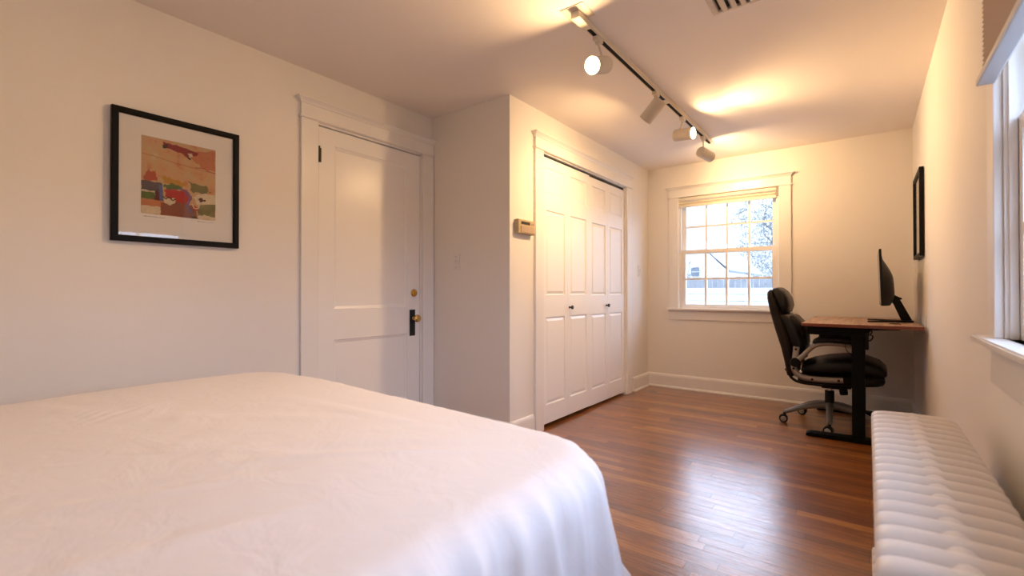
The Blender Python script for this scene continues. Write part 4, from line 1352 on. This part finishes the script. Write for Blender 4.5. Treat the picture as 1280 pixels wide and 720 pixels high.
# board fence
fn = empty('garden_fence', (-3.5, 14, -0.55), label='weathered grey board fence running across the yard outside', cat='fence')
bm = bmesh.new()
x = -8.0
while x < 1.0:
    box(bm, (x, 14.0, -0.5), (x + 0.142, 14.02, 1.42 + random.uniform(-0.02, 0.02)))
    x += 0.150
box(bm, (-8.0, 14.02, 0.1), (1.0, 14.06, 0.2))
box(bm, (-8.0, 14.02, 1.0), (1.0, 14.06, 1.1))
obj('board_panel', bm, M['fence'], fn)
x = -8.0
while x < 1.1:
    obj('post', B((x, 14.06, -0.55), (x + 0.1, 14.16, 1.40)), M['fence'], fn)
    x += 1.8
# low white railing of the terrace outside
rl = empty('terrace_railing', (-2.3, 9, -0.55), label='low white horizontal railing close outside the back window', cat='railing')
for k, z in enumerate((0.38, 0.50, 0.62, 0.74, 0.86, 0.98)):
    obj('rail', B((-6.0, 9.0, z), (1.0, 9.03 + 0.012 * (k % 2), z + 0.105)), M['ledge'], rl)
x = -6.0
while x < 1.1:
    obj('post', B((x, 9.05, -0.55), (x + 0.08, 9.13, 1.08)), M['ledge'], rl)
    x += 1.4


def tree(loc, h, seed, label, ang0=0.0, spread=0.6, r0=0.10, depth=6, lean=(0, 0)):
    rnd = random.Random(seed)
    bm = bmesh.new()

    def grow(p, d, ln, r, lev):
        pts, rr = [p], [r]
        q, dd = p, d
        for k in range(3):
            dd = (dd + Vector((rnd.uniform(-.22, .22), rnd.uniform(-.22, .22), rnd.uniform(-.08, .14)))).normalized()
            q = q + dd * ln / 3
            pts.append(q)
            rr.append(r * (1 - 0.14 * (k + 1)))
        tube(bm, pts, rr, 5 if lev < 3 else 3, caps=False)
        if lev >= depth: return
        for k in range(3 if lev > 0 else 4):
            a = rnd.uniform(0, 2 * PI)
            side = dd.cross(Vector((math.cos(a), math.sin(a), 0.3))).normalized()
            nd = (dd * (1 - spread * 0.4) + side * spread * rnd.uniform(0.7, 1.3)).normalized()
            start = pts[rnd.choice((2, 3))]
            grow(start, nd, ln * rnd.uniform(0.66, 0.84), max(0.005, rr[-1] * 0.86), lev + 1)
    grow(Vector(loc), Vector((lean[0], lean[1], 1)).normalized(), h * 0.26, r0, 0)
    t = empty('bare_tree', loc, label=label, cat='tree')
    obj('branches', bm, M['bark'], t)


tree((-2.45, 17.2, -0.55), 7.6, 5, 'bare branching tree behind the fence, right in the back window', r0=0.10, lean=(-0.12, 0.05), spread=0.8, depth=7)
tree((-5.6, 16.6, -0.55), 4.0, 11, 'thinner bare tree beside the pale house, middle of the back window', r0=0.05)


def bush(name, loc, sx, sy, sz, n, seed, label, leaf=0.10):
    rnd = random.Random(seed)
    t = empty(name, loc, label=label, cat='shrub')
    bm = bmesh.new()
    for _ in range(n):
        while True:
            v = Vector((rnd.uniform(-1, 1), rnd.uniform(-1, 1), rnd.uniform(-1, 1)))
            if 0.25 < v.length < 1: break
        p = Vector(loc) + Vector((v.x * sx * (1 - 0.35 * max(0, v.z)), v.y * sy, (v.z + 1) * sz))
        a = Vector((rnd.uniform(-1, 1), rnd.uniform(-1, 1), rnd.uniform(-1, 1))).normalized() * leaf * rnd.uniform(.6, 1.3)
        b = a.cross(Vector((rnd.uniform(-1, 1), rnd.uniform(-1, 1), rnd.uniform(-1, 1)))).normalized() * leaf * 0.4
        vs = [bm.verts.new(p + q) for q in (a, b, -a, -b)]
        bm.faces.new(vs)
    obj('foliage', bm, M['foliage'], t)
    obj('trunk', tube(bmesh.new(), [Vector(loc), Vector(loc) + Vector((0, 0, sz * 1.5))], [0.09, 0.03], 8), M['bark'], t)


bush('evergreen_tree', (-4.2, 33.5, -0.55), 2.9, 1.5, 3.9, 6500, 3, 'tall blue-green evergreen beyond the fence at the right of the window', 0.10)
bush('leafy_shrub', (-4.55, 14.9, -0.55), 0.8, 0.5, 1.1, 1600, 9, 'low dark shrub rising just above the fence in the middle', 0.08)

# ================================================================ light from outside
w = bpy.data.worlds.new('overcast sky')
sc.world = w
w.use_nodes = True
nt = w.node_tree
bg = nt.nodes['Background']
tc = nt.nodes.new('ShaderNodeTexCoord')
sp = nt.nodes.new('ShaderNodeSeparateXYZ')
rp = nt.nodes.new('ShaderNodeValToRGB')
e = rp.color_ramp.elements
e[0].position = 0.0
e[0].color = (0.10, 0.115, 0.135, 1)
e[1].position = 1.0
e[1].color = (0.60, 0.76, 1.0, 1)
for pos, c in ((0.02, (0.115, 0.13, 0.15)), (0.15, (0.15, 0.18, 0.22)), (0.28, (0.72, 0.84, 1.06)), (0.44, (0.72, 0.84, 1.08)), (0.60, (0.46, 0.62, 0.94))):
    k = e.new(pos)
    k.color = (*c, 1)
nt.links.new(tc.outputs['Generated'], sp.inputs[0])
nt.links.new(sp.outputs['Z'], rp.inputs[0])
# the overcast is brighter low on the east side, which the right window faces
mxx = nt.nodes.new('ShaderNodeMath')
mxx.operation = 'MULTIPLY'
mxx.use_clamp = True
mxx.inputs[1].default_value = 1.1
nt.links.new(sp.outputs['X'], mxx.inputs[0])
up = nt.nodes.new('ShaderNodeMapRange')
up.inputs['From Min'].default_value = 0.0
up.inputs['From Max'].default_value = 0.03
nt.links.new(sp.outputs['Z'], up.inputs['Value'])
fd = nt.nodes.new('ShaderNodeMapRange')
fd.inputs['From Min'].default_value = 0.15
fd.inputs['From Max'].default_value = 0.5
fd.inputs['To Min'].default_value = 1.0
fd.inputs['To Max'].default_value = 0.0
nt.links.new(sp.outputs['Z'], fd.inputs['Value'])
ml = nt.nodes.new('ShaderNodeMath')
ml.operation = 'MULTIPLY'
nt.links.new(mxx.outputs[0], ml.inputs[0])
nt.links.new(up.outputs['Result'], ml.inputs[1])
ml2 = nt.nodes.new('ShaderNodeMath')
ml2.operation = 'MULTIPLY'
nt.links.new(ml.outputs[0], ml2.inputs[0])
nt.links.new(fd.outputs['Result'], ml2.inputs[1])
ad = nt.nodes.new('ShaderNodeMix')
ad.data_type = 'RGBA'
ad.blend_type = 'ADD'
ad.inputs['B'].default_value = (0.34, 0.43, 0.62, 1)
nt.links.new(ml2.outputs[0], ad.inputs['Factor'])
nt.links.new(rp.outputs[0], ad.inputs['A'])
nt.links.new(ad.outputs['Result'], bg.inputs['Color'])
SKY = 8.0
bg.inputs['Strength'].default_value = SKY
for F, W in ((FB, BW), (FR, RW)):
    ld = bpy.data.lights.new('window portal', 'AREA')
    ld.shape = 'RECTANGLE'
    ld.size, ld.size_y = W[1] - W[0], W[3] - W[2]
    ld.cycles.is_portal = True
    lo = bpy.data.objects.new('window_portal', ld)
    z = -F.n            # area lights shine along -z, into the room
    lo.matrix_world = Matrix.Translation(F.p((W[0] + W[1]) / 2, (W[2] + W[3]) / 2, -TH - 0.02)) @ z.to_track_quat('Z', 'Y').to_matrix().to_4x4()
    C.objects.link(lo)

# ================================================================ camera
cam = bpy.data.cameras.new('camera')
cam.sensor_width = 36.0
cam.sensor_fit = 'HORIZONTAL'
cam.lens = 585.5616 / 1280 * 36
cam.clip_start = 0.02
cam.clip_end = 200
co = bpy.data.objects.new('camera', cam)
C.objects.link(co)
yaw, pit, rol = 0.648927187, 0.00754323323, -0.000446517
Fv = Vector((-math.sin(yaw) * math.cos(pit), math.cos(yaw) * math.cos(pit), math.sin(pit)))
Rv = Vector((math.cos(yaw), math.sin(yaw), 0))
Uv = Rv.cross(Fv)
R2 = Rv * math.cos(rol) + Uv * math.sin(rol)
U2 = -Rv * math.sin(rol) + Uv * math.cos(rol)
m = Matrix((R2, U2, -Fv)).transposed().to_4x4()
co.matrix_world = Matrix.Translation((0, 0, EYE + 0.00004)) @ m
cam.dof.use_dof = True
cam.dof.focus_distance = 3.1
cam.dof.aperture_fstop = 2.6
sc.camera = co

# ================================================================ rendering look
sc.view_settings.view_transform = 'Standard'
sc.view_settings.look = 'None'
sc.view_settings.exposure = 0.42
sc.view_settings.gamma = 1.0
sc.view_settings.use_curve_mapping = False
sc.cycles.use_denoising = True
sc.cycles.max_bounces = 10
sc.cycles.diffuse_bounces = 6
sc.cycles.glossy_bounces = 5
sc.cycles.transparent_max_bounces = 12
sc.cycles.caustics_reflective = False
sc.cycles.caustics_refractive = False
sc.cycles.sample_clamp_indirect = 6.0
